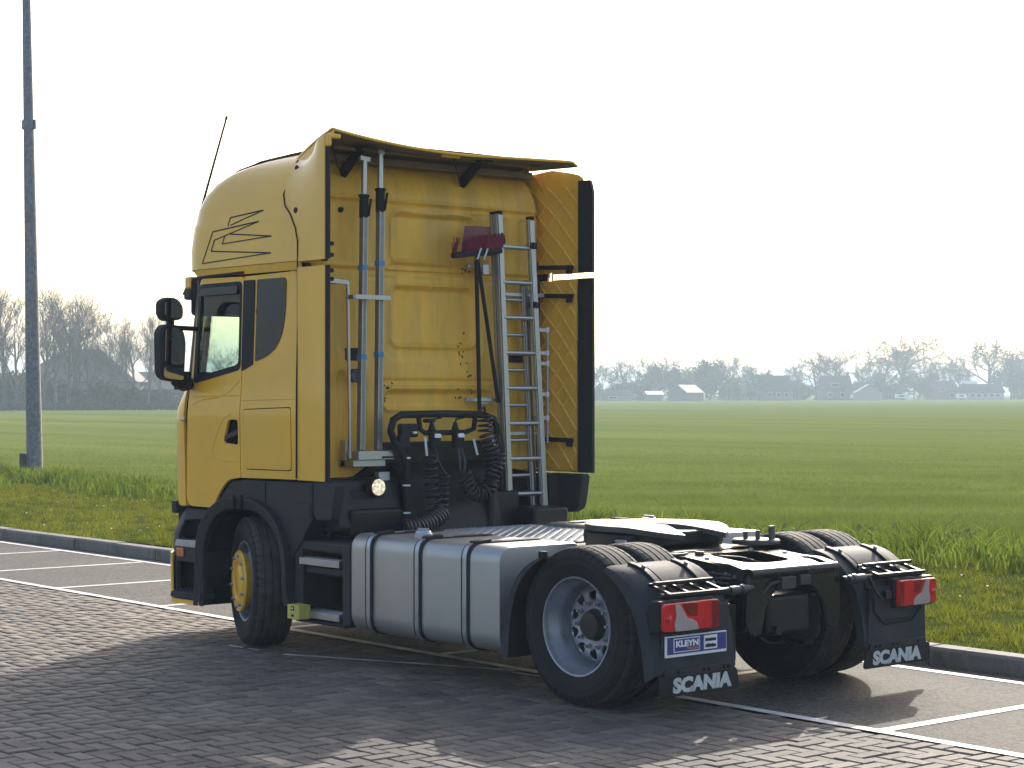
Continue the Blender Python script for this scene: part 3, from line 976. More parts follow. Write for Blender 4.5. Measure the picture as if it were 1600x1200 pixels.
house(1304, 545, 8.2, 7.0, 3.0, 6.8, m_wall_b, m_roof_d, 'brick house with a white dormer and a tall thin mast', 'farmhouse', 0.05, 0.3, wins=((-0.6, 4.2, 2.0, 0.9), (-2, 1.5, 1, 1.2), (1.4, 1.5, 1, 1.2)), chimney=(3.6, 0.9))
mb = MB(); x_, y_ = at_px(1325, 544); mb.cyl((x_, y_, 0), (x_, y_, 11.2), 0.09, 0.05, 8)
tag(mb.build('mast', m_dark_steel), 'thin dark mast standing at the right gable of the brick house', 'mast')
house(1340, 540, 6, 5, 2.4, 4.4, m_wall_b, m_roof_d, 'low annex right of the house with the mast', 'farmhouse', 0.1, wins=((0, 1.3, 2.2, 0.9),))
house(1356, 530, 4.6, 7.0, 2.0, 4.2, m_wall_w, m_roof_d, 'small gable front cottage with white barge boards', 'cottage', PI / 2, wins=((0, 1.2, 1, 1),))
house(1472, 600, 8, 6, 2.6, 5.6, m_wall_b, m_roof_d, 'brick house half hidden in the thicket left of the long white building', 'farmhouse', 0.1, 0.6, wins=((-1, 3.0, 1.6, 1.0), (2, 1.4, 1, 1.1)))
house(1532, 590, 12.5, 5, 2.2, 4.6, m_wall_w, m_roof_d, 'long low white building with a row of small windows', 'long_building', 0.05, 0.5, wins=tuple((-5 + i * 1.9, 1.35, 1.0, 0.8) for i in range(6)), cat='building')
house(1515, 598, 3.4, 3, 4.2, 5.6, m_wall_w, m_roof_w, 'small white roofed lean-to behind the long white building', 'shed', 0.0, 0, cat='shed')
# paddock fence posts in front of the farmhouse
m_post = M('weathered_post', (0.20, 0.18, 0.16), 0.9)
fr = empty('paddock_fence', at_px(1180, 490) + (-0.05,), 0)
tag(fr, 'low post fence at the field edge before the farmhouse', 'fence')
ox, oy = at_px(1180, 490)
for i in range(22):
    x_, y_ = at_px(1110 + i * 6.6, 488 + i * 0.6)
    mb = MB(); mb.box((x_ - ox, y_ - oy, 0.55), (0.12, 0.12, 1.3 + 0.15 * random.random())); mb.build('post', m_post, fr, smooth=0)
pa = at_px(1110, 488); pb = at_px(1110 + 21 * 6.6, 488 + 12.6)
for z in (0.5, 0.95):
    mb = MB(); mb.bar((pa[0] - ox, pa[1] - oy, z), (pb[0] - ox, pb[1] - oy, z), 0.03, 0.08); mb.build('rail', m_post, fr, smooth=0)
# parked caravan and trailers, far and small: body, roof
for px, ds, w, label in ((1340, 535, 2.0, 'white caravan parked before the low annex'), (1409, 560, 1.9, 'white trailer parked under the largest round crown'), (1502, 575, 1.5, 'small white trailer left of the long white building')):
    x_, y_ = at_px(px, ds); root = empty('caravan', (x_, y_, -0.05), YAW - PI / 2)
    mb = MB(); mb.prism(rpoly([(-w, .5), (w, .5), (w * .92, 1.7), (-w * .92, 1.7)], .25), 1, -.9, .9); mb.build('body', m_roof_w, root, smooth=40)
    mb = MB(); mb.span(-w * .5, w * .3, -.93, -.905, 1.0, 1.4); mb.build('window', m_pane, root, smooth=0)
    for sx in (-.3, .3):
        mb = MB(); mb.cyl((sx, -.85, .3), (sx, -.65, .3), .3, n=14); mb.build('wheel', m_dark_steel, root)
    tag(root, label, 'trailer')

# ================================================================== HAZE
m_haze = bpy.data.materials.new('haze'); m_haze.use_nodes = True
hn_ = m_haze.node_tree; hn_.nodes.clear()
ho = hn_.nodes.new('ShaderNodeOutputMaterial'); pv = hn_.nodes.new('ShaderNodeVolumePrincipled')
pv.inputs['Color'].default_value = (0.70, 0.85, 1.0, 1)
pv.inputs['Density'].default_value = 0.0009
pv.inputs['Anisotropy'].default_value = 0.0
hn_.links.new(pv.outputs[0], ho.inputs['Volume'])
mb = MB(); mb.span(CAM.x - 3300, CAM.x + 3300, CAM.y - 3300, CAM.y + 3300, -1.2, 30.0)
tag(mb.build('haze', m_haze, smooth=0), 'pale spring haze lying over the field', 'haze', kind='stuff')

# ================================================================== TRUCK: materials
m_yel = M('yellow_paint', (0.84, 0.455, 0.036), 0.40, var=0.04, vscale=1.5, coat=0.4, spec=0.3, rvar=0.06, bump=0.25, bscale=2.6, dirt=(0.50, 0.33, 0.09), dirt_amt=0.35, dscale=1.6)
m_yel_in = M('grimy_yellow_paint', (0.84, 0.475, 0.050), 0.55, var=0.07, vscale=3, stretch=(1, 2.6, 0.55), coat=0.15, rvar=0.1, dirt=(0.36, 0.24, 0.08), dirt_amt=0.6, dscale=2.0)
m_under = M('shaded_dirty_deflector_underside', (0.20, 0.145, 0.07), 0.8, var=0.25, vscale=3, dirt=(0.05, 0.04, 0.03), dirt_amt=0.7, dscale=3, stretch=(6, 0.7, 1))  # yellow underside: shade put into the brown base colour, along with streaky dirt
m_plastic = M('grey_black_plastic', (0.020, 0.021, 0.025), 0.62, var=0.18, vscale=4, spec=0.35, bump=0.12, bscale=180, dirt=(0.05, 0.048, 0.045), dirt_amt=0.4, dscale=3)
m_guard = M('mudguard_plastic', (0.028, 0.031, 0.038), 0.72, spec=0.3, var=0.15, vscale=4, bump=0.12, bscale=180, dirt=(0.07, 0.066, 0.06), dirt_amt=0.4, dscale=4)
m_black = M('black_chassis_paint', (0.007, 0.007, 0.008), 0.45, var=0.3, vscale=5, spec=0.35, dirt=(0.025, 0.022, 0.02), dirt_amt=0.5, dscale=4)
m_gloss = M('glossy_black_crossmember', (0.007, 0.007, 0.008), 0.27, var=0.2, vscale=4, spec=0.42, dirt=(0.06, 0.055, 0.045), dirt_amt=0.35, dscale=5, rvar=0.1)
m_dark = M('dark_interior', (0.009, 0.009, 0.010), 0.85, spec=0.2, var=0.2)
m_dash = M('dashboard_plastic', (0.025, 0.026, 0.028), 0.6, var=0.2)
m_rubber = M('rubber', (0.010, 0.010, 0.013), 0.66, spec=0.35, var=0.25, vscale=8, bump=0.15, bscale=120)
m_tyre = M('tyre_rubber', (0.010, 0.010, 0.012), 0.75, spec=0.3, var=0.25, vscale=6, bump=0.25, bscale=140, dirt=(0.030, 0.028, 0.026), dirt_amt=0.5, dscale=5)
m_tread = M('worn_tread', (0.045, 0.041, 0.038), 0.8, var=0.3, vscale=10, bump=0.6, bscale=160, dirt=(0.10, 0.088, 0.072), dirt_amt=0.6, dscale=9)
m_alu = M('brushed_aluminium', (0.42, 0.43, 0.45), 0.33, metal=0.9, var=0.05, vscale=3, rvar=0.06, bump=0.03, bscale=90, stretch=(1, 1, 12), dirt=(0.40, 0.38, 0.35), dirt_amt=0.4, dscale=4)
m_tank = M('tank_aluminium', (0.42, 0.41, 0.40), 0.42, metal=0.72, var=0.04, vscale=3, rvar=0.06, bump=0.02, bscale=60, dirt=(0.46, 0.43, 0.40), dirt_amt=0.35, dscale=3)
m_steel = M('zinc_steel', (0.40, 0.42, 0.46), 0.38, metal=0.85, var=0.12, vscale=8, rvar=0.1)
m_rim = M('painted_steel_rim', (0.32, 0.335, 0.38), 0.42, metal=0.55, var=0.12, vscale=5, rvar=0.08, dirt=(0.14, 0.13, 0.12), dirt_amt=0.5, dscale=7)
m_hub = M('greasy_hub', (0.020, 0.018, 0.016), 0.5, var=0.4, vscale=9)
m_tint = M('tinted_rear_glass', (0.012, 0.012, 0.020), 0.10, var=0.1, spec=0.28, rvar=0.04)
m_white = M('white_print', (0.75, 0.76, 0.78), 0.5, var=0.04)
m_letter = M('silver_letter', (0.55, 0.56, 0.56), 0.55, var=0.12, vscale=30, dirt=(0.25, 0.24, 0.22), dirt_amt=0.6, dscale=20)
m_blue = M('sign_blue', (0.035, 0.04, 0.20), 0.35, var=0.1)
m_bluetape = M('blue_tape', (0.06, 0.22, 0.42), 0.5, var=0.2, vscale=40)
m_orange = M('orange_print', (0.65, 0.22, 0.10), 0.5, var=0.05)
m_red_l = M('red_lens', (0.62, 0.012, 0.018), 0.16, var=0.2, vscale=9, spec=0.7, rvar=0.05)
m_red_d = M('deep_red_lens', (0.24, 0.008, 0.012), 0.16, var=0.2, vscale=9, spec=0.7, rvar=0.05)
m_clear = M('clear_lens', (0.36, 0.31, 0.29), 0.2, var=0.08, spec=0.7, rvar=0.05)
m_amber = M('amber_lens', (0.55, 0.16, 0.04), 0.2, var=0.1)
m_maroon = M('maroon_plastic', (0.19, 0.035, 0.048), 0.5, var=0.15, dirt=(0.12, 0.07, 0.06), dirt_amt=0.5, dscale=8)
m_bristle = M('maroon_bristle', (0.20, 0.022, 0.045), 0.85, var=0.5, vscale=60)
m_yplast = M('pale_yellow_plastic', (0.55, 0.47, 0.10), 0.5, var=0.1)
m_fifth = M('worn_steel_plate', (0.09, 0.088, 0.086), 0.52, metal=0.55, var=0.12, vscale=3, rvar=0.12, dirt=(0.06, 0.05, 0.04), dirt_amt=0.75, dscale=4)


def glass_mat():
    m, nt, p, out = base_mat('window_glass')
    t = nd(nt, 'ShaderNodeBsdfTransparent'); t.inputs['Color'].default_value = (0.72, 0.86, 0.79, 1)
    g_ = nd(nt, 'ShaderNodeBsdfGlossy'); g_.inputs['Roughness'].default_value = 0.02
    fr_ = nd(nt, 'ShaderNodeFresnel'); fr_.inputs['IOR'].default_value = 1.45
    no = nd(nt, 'ShaderNodeTexNoise', Scale=3.0); tcx = nd(nt, 'ShaderNodeTexCoord'); nt.links.new(tcx.outputs['Object'], no.inputs['Vector'])
    b = nd(nt, 'ShaderNodeBump', Strength=0.01, Distance=0.01); nt.links.new(no.outputs['Fac'], b.inputs['Height']); nt.links.new(b.outputs['Normal'], g_.inputs['Normal'])
    mx = nd(nt, 'ShaderNodeMixShader'); nt.links.new(fr_.outputs[0], mx.inputs[0]); nt.links.new(t.outputs[0], mx.inputs[1]); nt.links.new(g_.outputs[0], mx.inputs[2])
    nt.links.new(mx.outputs[0], out.inputs['Surface'])
    return m


m_glass = glass_mat()
m_hose = M('hose_rubber', (0.010, 0.010, 0.013), 0.36, var=0.2, spec=0.6)
m_tow = M('dark_forged_steel', (0.06, 0.058, 0.056), 0.5, metal=0.5, var=0.3)
m_mirror = M('mirror_glass', (0.55, 0.58, 0.62), 0.03, metal=1.0, var=0.02, rvar=0.01)
m_lamp, _nt, _p, _ = base_mat('work_lamp_lens')
_v = nd(_nt, 'ShaderNodeTexVoronoi', Scale=45.0); _tc = nd(_nt, 'ShaderNodeTexCoord'); _nt.links.new(_tc.outputs['Object'], _v.inputs['Vector'])
_r = nd(_nt, 'ShaderNodeValToRGB'); _r.color_ramp.elements[0].color = (1.0, 0.93, 0.72, 1); _r.color_ramp.elements[1].color = (0.45, 0.36, 0.2, 1); _r.color_ramp.elements[1].position = 0.8
_nt.links.new(_v.outputs['Distance'], _r.inputs['Fac']); _nt.links.new(_r.outputs['Color'], _p.inputs['Emission Color']); _p.inputs['Emission Strength'].default_value = 0.42
_nt.links.new(_r.outputs['Color'], _p.inputs['Base Color'])

truck = tag(empty('tractor_truck', (0, 0, 0)), 'yellow two axle tractor truck with high sleeper cab parked on the bay line', 'truck')


def flipf(mb):
    mb.f = [f[::-1] for f in mb.f]
    return mb


# ------------------------------------------------------------------ cab surface
ZK = [0.9, 1.75, 1.95, 2.4, 2.75, 2.84, 3.0, 3.19, 3.21, 3.32, 3.42, 3.50, 3.56, 3.60, 3.64, 3.67, 3.70]


def XF(z): return interp(z, ZK, [4.86, 4.86, 4.72, 4.66, 4.60, 4.69, 4.73, 4.70, 4.69, 4.67, 4.61, 4.535, 4.45, 4.35, 4.15, 3.75, 3.2])
def YW(z): return interp(z, ZK, [1.215, 1.236, 1.219, 1.2055, 1.195, 1.215, 1.205, 1.193, 1.186, 1.176, 1.156, 1.125, 1.085, 1.045, 0.99, 0.93, 0.85])
def RC(z): return interp(z, ZK, [0.38, 0.38, 0.38, 0.38, 0.38, 0.42, 0.44, 0.44, 0.44, 0.45, 0.46, 0.48, 0.50, 0.52, 0.54, 0.56, 0.58])


def cab(s, z, sg=1, off=0.0):
    r = RC(z); xf = XF(z); w = YW(z); xc = xf - r
    if s <= xc: return (s, sg * (w + off), z)
    a = (s - xc) / r
    if a <= PI / 2: return (xc + (r + off) * math.sin(a), sg * (w - r + (r + off) * math.cos(a)), z)
    y = max(0.0, w - r - (s - xc - r * PI / 2))
    return (xf + off + 0.05 * (1 - (y / (w - r)) ** 2), sg * y, z)


def cab_panel(name, outer, holes, sg, mats, parent, off=0.0, step=0.07, solid=0.022, bevel=0.0):
    mb = panel(outer, holes, lambda s, z: cab(s, z, sg, off), step)
    if sg > 0: flipf(mb)
    o_ = mb.build(name, mats, parent, smooth=40, fix=False, solid=solid, soff=-1, split=not bevel)
    if isinstance(mats, list) and solid: o_.modifiers['thickness'].material_offset = 1; o_.modifiers['thickness'].material_offset_rim = 0
    if bevel:
        md = o_.modifiers.new('edges', 'BEVEL'); md.width = bevel; md.segments = 2; md.limit_method = 'ANGLE'; md.angle_limit = R(50); md.harden_normals = True
    return o_


def subd0(p, k=4):
    out = []
    for i in range(len(p) - 1):
        p0 = p[max(i - 1, 0)]; p1 = p[i]; p2 = p[i + 1]; p3 = p[min(i + 2, len(p) - 1)]
        for j in range(k):
            t = j / k
            out.append(tuple(0.5 * ((2 * p1[q]) + (-p0[q] + p2[q]) * t + (2 * p0[q] - 5 * p1[q] + 4 * p2[q] - p3[q]) * t * t + (-p0[q] + 3 * p1[q] - 3 * p2[q] + p3[q]) * t ** 3) for q in (0, 1)))
    return out + [p[-1]]


cabin = MB(); cabin.span(2.96, 4.55, -1.1, 1.1, 1.30, 1.42)
cabin_o = cabin.build('cab_floor', m_dark, truck, smooth=0)
YM = [m_yel, m_dark]
for sg in (1, -1):
    # door with window opening
    win = rpoly([(4.335, 1.985), (3.70, 2.085), (3.705, 2.715), (4.30, 2.715)], [0.04, 0.03, 0.05, 0.06])
    door = rpoly([(4.455, 1.02), (4.07, 1.02), (3.965, 1.15), (3.84, 1.245), (3.672, 1.262), (3.672, 2.765), (4.315, 2.775), (4.40, 1.96)],
                 [0.10, 0.06, 0.05, 0.06, 0.01, 0.02, 0.08, 0.1])
    hx = rpoly([(3.83, 1.695), (3.695, 1.695), (3.695, 1.505), (3.905, 1.52)], 0.03)
    d_ = cab_panel('door', door, [win, hx], sg, YM, truck, step=0.06, bevel=0.004)
    cab_panel('window', [(a, b) for a, b in win], [], sg, m_glass, d_, off=-0.012, solid=0.0, step=0.1)
    # black window surround
    cab_panel('window_frame', rpoly([(4.352, 1.965), (3.685, 2.068), (3.69, 2.732), (4.318, 2.732)], 0.05), [rpoly([(4.30, 2.02), (3.715, 2.108), (3.72, 2.69), (4.27, 2.69)], 0.05)], sg, m_rubber, d_, off=0.003, solid=0.016)
    mb = panel(rpoly([(4.28, 2.64), (3.735, 2.64), (3.735, 2.70), (4.25, 2.70)], 0.02), [], lambda s, z: cab(s, z, sg, 0.02), 0.1)
    mb.build('wind_deflector', m_tint, d_, solid=0.006)
    # handle: dark pocket and grip
    mb = panel(hx, [], lambda s, z: cab(s, z, sg, -0.045), 0.05); mb.build('handle_pocket', m_dark, d_, solid=0.004)
    mb = MB(); mb.bar((3.885, sg * 1.215, 1.555), (3.70, sg * 1.222, 1.60), 0.03, 0.04); mb.build('door_handle', m_plastic, d_, bevel=0.008)
    # rear side panel, hatch and window
    hatch = rpoly([(3.625, 1.775), (2.985, 1.795), (2.985, 1.33), (3.60, 1.325)], 0.035)
    rp_ = cab_panel('side_panel', rpoly([(3.662, 1.262), (2.928, 1.272), (2.928, 2.775), (3.662, 2.765)], 0.012), [hatch], sg, YM, truck, bevel=0.004)
    cab_panel('hatch', [(3.305 + (a - 3.305) * 0.978, 1.556 + (b - 1.556) * 0.97) for a, b in hatch], [], sg, m_yel, rp_, bevel=0.006, off=0.004)
    cab_panel('hatch_gap', [(3.305 + (a - 3.305) * 1.03, 1.556 + (b - 1.556) * 1.04) for a, b in hatch], [], sg, m_dark, rp_, off=-0.03, solid=0.003)
    cab_panel('rear_window', rpoly([(3.485, 2.125), (3.34, 2.16), (3.205, 2.225), (3.13, 2.335), (3.098, 2.50), (3.098, 2.735), (3.482, 2.735)], [0.02, 0.08, 0.07, 0.07, 0.08, 0.04, 0.02]), [], sg, m_tint, rp_, off=0.006, solid=0.01)
    cab_panel('pillar_trim', rpoly([(3.665, 2.058), (3.515, 2.105), (3.51, 2.735), (3.665, 2.735)], 0.012), [], sg, m_rubber, rp_, off=0.008, solid=0.012)
    # front corner and lower front
    fr_ = cab_panel('front_panel', [(4.467, 1.02), (6.3, 1.02), (6.3, 1.86), (4.47, 1.92)], [], sg, YM, truck, step=0.09)
    # windscreen and its pillar
    cab_panel('windscreen', [(4.455, 1.95), (6.2, 1.88), (6.2, 2.76), (4.375, 2.76)], [], sg, m_glass, truck, off=-0.008, solid=0.0, step=0.09)
    cab_panel('windscreen_pillar', [(4.408, 1.955), (4.50, 1.935), (4.42, 2.77), (4.325, 2.77)], [], sg, [m_rubber, m_dark], truck, off=-0.002, solid=0.03)
    # character creases pressed in the door and panel
    for zz, xa, xb in ((1.865, 4.40, 3.69), (1.84, 3.65, 2.95)):
        mb = MB(); mb.tube([cab(xa + (xb - xa) * i / 12, zz + 0.012 * i / 12, sg, -0.002) for i in range(13)], 0.006, 6); mb.build('crease', m_yel, d_ if xa > 4 else rp_)
    mb = MB(); sw = subd0([(3.80, 1.735), (3.90, 1.70), (3.98, 1.60), (4.045, 1.49), (4.05, 1.43), (3.98, 1.395), (3.84, 1.385), (3.70, 1.385)])
    mb.tube([cab(s, z, sg, -0.001) for s, z in sw], 0.006, 6); mb.build('handle_crease', m_yel, d_)
    mb = MB(); mb.tube([cab(s, z, sg, -0.001) for s, z in subd0([(4.36, 1.80), (4.2, 1.845), (4.0, 1.86), (3.85, 1.90), (3.70, 1.985)])], 0.006, 6); mb.build('crease', m_yel, d_)
    # seam above the door, rain gutter
    mb = MB(); mb.tube([cab(4.36 - 1.4 * i / 14, 2.805 - 0.02 * (1 - i / 14), sg, -0.004) for i in range(8)], 0.012, 6); mb.build('rain_gutter', m_rubber, truck)
    # strip between door and roof
    cab_panel('cant_rail', [(4.34, 2.782), (2.928, 2.782), (2.928, 2.842), (4.42, 2.842)], [], sg, YM, truck, off=-0.004)

# roof shell (high roof)
n1, n2, n3 = 22, 14, 8
zs_ = [2.846, 2.9, 3.0, 3.1, 3.16, 3.19, 3.20, 3.21, 3.26, 3.32, 3.37, 3.42, 3.46, 3.50, 3.53, 3.56, 3.58, 3.60, 3.62, 3.64, 3.655, 3.67, 3.685, 3.70]


def ring(z):
    r = RC(z); xc = XF(z) - r; w = YW(z); b = 2.925
    half = [b + (max(xc, b + .02) - b) * i / n1 for i in range(n1)]
    half += [xc + r * PI / 2 * i / n2 for i in range(n2)]
    half += [xc + r * PI / 2 + (w - r) * i / n3 for i in range(n3 + 1)]
    L_ = [cab(s, z, 1) for s in half]
    return L_ + [(x_, -y_, z_) for x_, y_, z_ in L_[-2::-1]]


mb = MB(); m_ = None
for z in zs_:
    rg = ring(z); m_ = len(rg); mb.v += rg
for i in range(len(zs_) - 1):
    for j in range(m_ - 1):
        mb.f.append((i * m_ + j, (i + 1) * m_ + j, (i + 1) * m_ + j + 1, i * m_ + j + 1))
o0 = (len(zs_) - 1) * m_
for j in range(m_ // 2):
    mb.f.append((o0 + j, o0 + m_ - 1 - j, o0 + m_ - 2 - j, o0 + j + 1) if j < m_ // 2 - 1 else (o0 + j, o0 + m_ - 1 - j, o0 + j + 1))
roof = mb.build('high_roof', m_yel, truck, smooth=50)
# roof edge strip, stripes, antenna, marker
for sg in (1, -1):
    def half_y(x, z):
        r = RC(z); xc = XF(z) - r
        return YW(z) if x <= xc else (YW(z) - r + math.sqrt(max(0, r * r - (x - xc) ** 2)) if x < XF(z) else 0.0)
    sp_ = []
    for x, yy in ((4.30, 0.90), (4.22, 0.92), (4.1, 0.93), (3.95, 0.93), (3.8, 0.925), (3.6, 0.92), (3.4, 0.91), (3.1, 0.90)):
        z = 3.70
        while half_y(x, z) < yy and z > 3.2: z -= 0.004
        sp_.append((x, z))
    mb = MB(); mb.tube([(x, sg * half_y(x, z), z + 0.010) for x, z in sp_], [0.006] + [0.013] * 7, 8)
    mb.build('roof_strip', m_rubber, roof)
S1 = [(4.234, 2.89), (4.107, 3.128), (3.472, 3.165), (4.077, 3.061), (4.114, 2.979), (3.284, 2.921)]
S2 = [(3.963, 3.026), (3.925, 3.091), (3.861, 3.095), (3.291, 3.045)]
S3 = [(3.893, 3.156), (3.873, 3.221), (3.427, 3.246), (3.855, 3.162)]
for sg in (1, -1):
    for S_ in (S1, S2, S3):
        mb = MB()
        n = len(S_)
        for i in range(n if S_ is not S3 else n - 1):
            a = S_[i]; b = S_[(i + 1) % n]
            if S_ is S2 and i == 1: continue
            k = max(2, int(math.dist(a, b) / 0.07))
            mb.tube([cab(a[0] + (b[0] - a[0]) * t / k, a[1] + (b[1] - a[1]) * t / k, sg, 0.0005) for t in range(k + 1)], 0.0055, 5)
        mb.build('outline_stripe', m_black, roof)
mb = MB(); mb.tube([(4.70, 0.98, 3.18), (4.60, 0.99, 3.38), (4.23, 1.0, 4.03)], [0.014, 0.012, 0.009], 6); mb.cyl((4.235, 1.0, 4.02), (4.225, 1.0, 4.045), 0.012, n=6); mb.cyl((4.715, 0.98, 3.13), (4.695, 0.98, 3.2), 0.025, 0.012, 10)
mb.build('antenna', m_rubber, roof)
for sg in (1, -1):
    mb = MB(); mb.box((4.66, sg * 1.03, 2.765), (0.10, 0.12, 0.10)); mk = mb.build('visor_end', m_yel, truck, bevel=0.02)
    mb = MB(); mb.box((4.655, sg * 1.05, 2.675), (0.11, 0.10, 0.09)); mb.build('camera_pod', m_plastic, mk, bevel=0.02)
mb = MB(); mb.grid(lambda a, t: (4.66 + 0.10 * math.cos(a) + 0.10 * t, math.sin(a) * 1.1, 2.80 - 0.12 * t), [-1.3 + 2.6 * i / 16 for i in range(17)], [0, 0.5, 1.0]); mb.build('sun_visor', m_tint, truck, solid=0.008)

# interior
mb = MB(); mb.prism(rpoly([(4.12, 1.75), (4.62, 1.80), (4.62, 2.02), (4.30, 2.06), (4.14, 1.98)], 0.05), 1, -1.12, 1.12); dash = mb.build('dashboard', m_dash, truck, smooth=40)
mb = MB(); c_ = Vector((4.10, 0.62, 2.04)); nrm = Vector((-0.55, 0, 0.83))
u_ = Vector((0, 1, 0)); w_ = nrm.cross(u_)
mb.tube([c_ + u_ * 0.22 * math.cos(t * PI / 14) + w_ * 0.22 * math.sin(t * PI / 14) for t in range(28)], 0.016, 8, closed=True)
mb.bar(c_ - u_ * 0.2, c_ + u_ * 0.2, 0.05, 0.02); mb.cyl(c_, c_ - nrm * 0.3, 0.04, n=10); mb.build('steering_wheel', m_dash, truck)
mb = MB(); mb.box((3.42, 0.62, 1.72), (0.5, 0.52, 0.16)); mb.box((3.20, 0.62, 2.05), (0.16, 0.5, 0.62), Matrix.Rotation(R(-8), 3, 'Y')); mb.build('driver_seat', m_dash, truck, bevel=0.05, segs=3)
mb = MB(); mb.span(4.05, 4.56, -1.13, 1.13, 2.50, 2.80); mb.build('header_shelf', m_dark, truck, bevel=0.03)
mb = MB(); mb.span(2.95, 4.4, -1.15, 1.15, 2.80, 2.835); mb.build('cab_ceiling', m_dark, truck, smooth=0)
mb = MB(); mb.span(2.955, 3.0, -1.12, 1.12, 1.42, 2.8); mb.build('rear_lining', m_dark, truck, smooth=0)
mb = MB(); mb.span(4.30, 4.36, -0.55, -0.25, 2.06, 2.16); mb.span(4.42, 4.5, 0.15, 0.3, 2.05, 2.14); mb.cyl((4.35, 0.0, 2.03), (4.35, 0.0, 2.14), 0.05, n=12); mb.build('dashboard_clutter', m_dash, dash, bevel=0.01)


# ------------------------------------------------------------------ back wall with pressed mouldings
def rr(y, z, cy, cz, hw, hh, r):
    qx = max(abs(y - cy) - hw + r, 0); qz = max(abs(z - cz) - hh + r, 0)
    inn = min(max(abs(y - cy) - hw, abs(z - cz) - hh) , 0)
    return (math.hypot(qx, qz) - r) if (qx > 0 or qz > 0) else inn


def sstep(d, w): t = min(1, max(0, 0.5 - d / w)); return t * t * (3 - 2 * t)


def rib(d, w): return math.exp(-(d / w) ** 2)


PAN = [(0.01, 3.06, 0.38, 0.165, 0.05), (0.0, 2.47, 0.385, 0.205, 0.05), (-0.03, 1.845, 0.50, 0.055, 0.045)]


def back_x(y, z):
    h = 0.0
    for (cy, cz, hw, hh, r) in PAN:
        d = rr(y, z, cy, cz, hw, hh, r)
        h += 0.030 * sstep(d, 0.024) - 0.018 * rib(d - 0.026, 0.011)
    d = rr(y, z, 0.0, 2.50, 0.47, 0.36, 0.10); h -= 0.016 * sstep(-d, 0.022)
    d = rr(y, z, 0.0, 3.04, 0.47, 0.22, 0.08); h -= 0.012 * sstep(-d, 0.022)
    for cy in (-0.78, 0.78):
        for (z0, z1) in ((2.86, 3.25), (2.2, 2.72), (1.4, 2.05)):
            for dy in (-0.10, 0.08):
                d = rr(y, z, cy + dy, (z0 + z1) / 2, 0.035, (z1 - z0) / 2, 0.03)
                h += 0.016 * sstep(d, 0.02)
    for zz, a in ((3.30, 0.010), (2.80, 0.012)):
        h += 1.6 * a * rib(z - zz, 0.011) - 0.010 * rib(z - zz - 0.024, 0.012)
    h += 0.016 * rib(z - 1.985, 0.012) * (1 if -0.6 < y < 0.52 else 0) - 0.012 * rib(z - 1.955, 0.013) * (1 if -0.6 < y < 0.52 else 0)
    for cy in (-0.45, 0.05, 0.5):
        d = rr(y, z, cy, 3.262, 0.16, 0.014, 0.01); h += 0.007 * sstep(d, 0.014)
        d = rr(y, z, cy, 2.745, 0.14, 0.018, 0.01); h += 0.007 * sstep(d, 0.014)
    h += 0.95 * max(0, abs(y) - 1.01)
    h += 0.16 * max(0, (z - 3.31) / 0.30) ** 2
    return 2.915 + h


bw = rpoly([(1.165, 1.28), (0.74, 1.28), (0.60, 1.36), (0.47, 1.52), (-0.62, 1.52), (-0.72, 1.30), (-1.165, 1.28), (-1.165, 3.26), (-1.02, 3.62), (1.02, 3.62), (1.165, 3.26)],
           [0.01, 0.05, 0.05, 0.05, 0.05, 0.05, 0.01, 0.1, 0.2, 0.2, 0.1])
mb = panel(bw, [], lambda y, z: (back_x(y, z), y, z), 0.0115)
back = mb.build('back_wall', m_yel_in, truck, smooth=60, fix=True)
# scuffs where paint is gone, vents, plugs
mb = MB()
rs_ = random.Random(4)
for cy, cz, n, sx, sz in ((-0.29, 2.19, 9, 0.03, 0.05), (-0.34, 2.05, 8, 0.012, 0.06), (-0.25, 1.87, 4, 0.03, 0.02), (0.42, 1.95, 5, 0.03, 0.02), (-0.30, 2.84, 6, 0.10, 0.02), (-0.36, 1.92, 4, 0.03, 0.01), (0.44, 2.26, 1, 0.0, 0.0), (0.45, 1.83, 2, 0.01, 0.02)):
    for i in range(n):
        y = cy + rs_.gauss(0, sx); z = cz + rs_.gauss(0, sz); k = rs_.randint(5, 7); s = rs_.uniform(0.004, 0.011)
        ps = [(y + s * rs_.uniform(.5, 1.3) * math.cos(2 * PI * j / k), z + s * rs_.uniform(.5, 1.6) * math.sin(2 * PI * j / k)) for j in range(k)]
        mb.add([(back_x(a, b) - 0.0035, a, b) for a, b in ps], [tuple(range(k))])
tag(mb.build('paint_chips', m_black, back, smooth=0), kind='stuff')
for y in (0.745, -0.82):
    mb = MB(); mb.prism(rpoly([(y - 0.085, 2.13), (y + 0.085, 2.13), (y + 0.085, 2.225), (y - 0.085, 2.225)], 0.02), 0, 2.885, 2.925); mb.build('air_vent', m_rubber, back, bevel=0.004)
for y, z in ((0.86, 3.235), (-0.80, 3.20)):
    mb = MB(); mb.cyl((2.895, y, z), (2.93, y, z), 0.026, n=16); mb.build('rubber_plug', m_rubber, back, bevel=0.004)

# ------------------------------------------------------------------ side fairings and roof deflector
def fair_y(x, z):
    t = min(1, max(0, (3.16 - x) / 0.55)); t = t * t * (3 - 2 * t)
    return (YW(min(z, 3.66)) + 0.008) * (1 - t) + 1.228 * t + 0.012 * max(0, (2.75 - x) / 0.2)


def fair_r(x, z):           # quilted inner side of the right fairing
    a = (x * 1.0 + z * 0.82) / 0.155; b = (x * 1.0 - z * 0.82) / 0.155
    da = abs(a - round(a)); db = abs(b - round(b))
    return 0.016 * max(rib(da, 0.075), rib(db, 0.075))


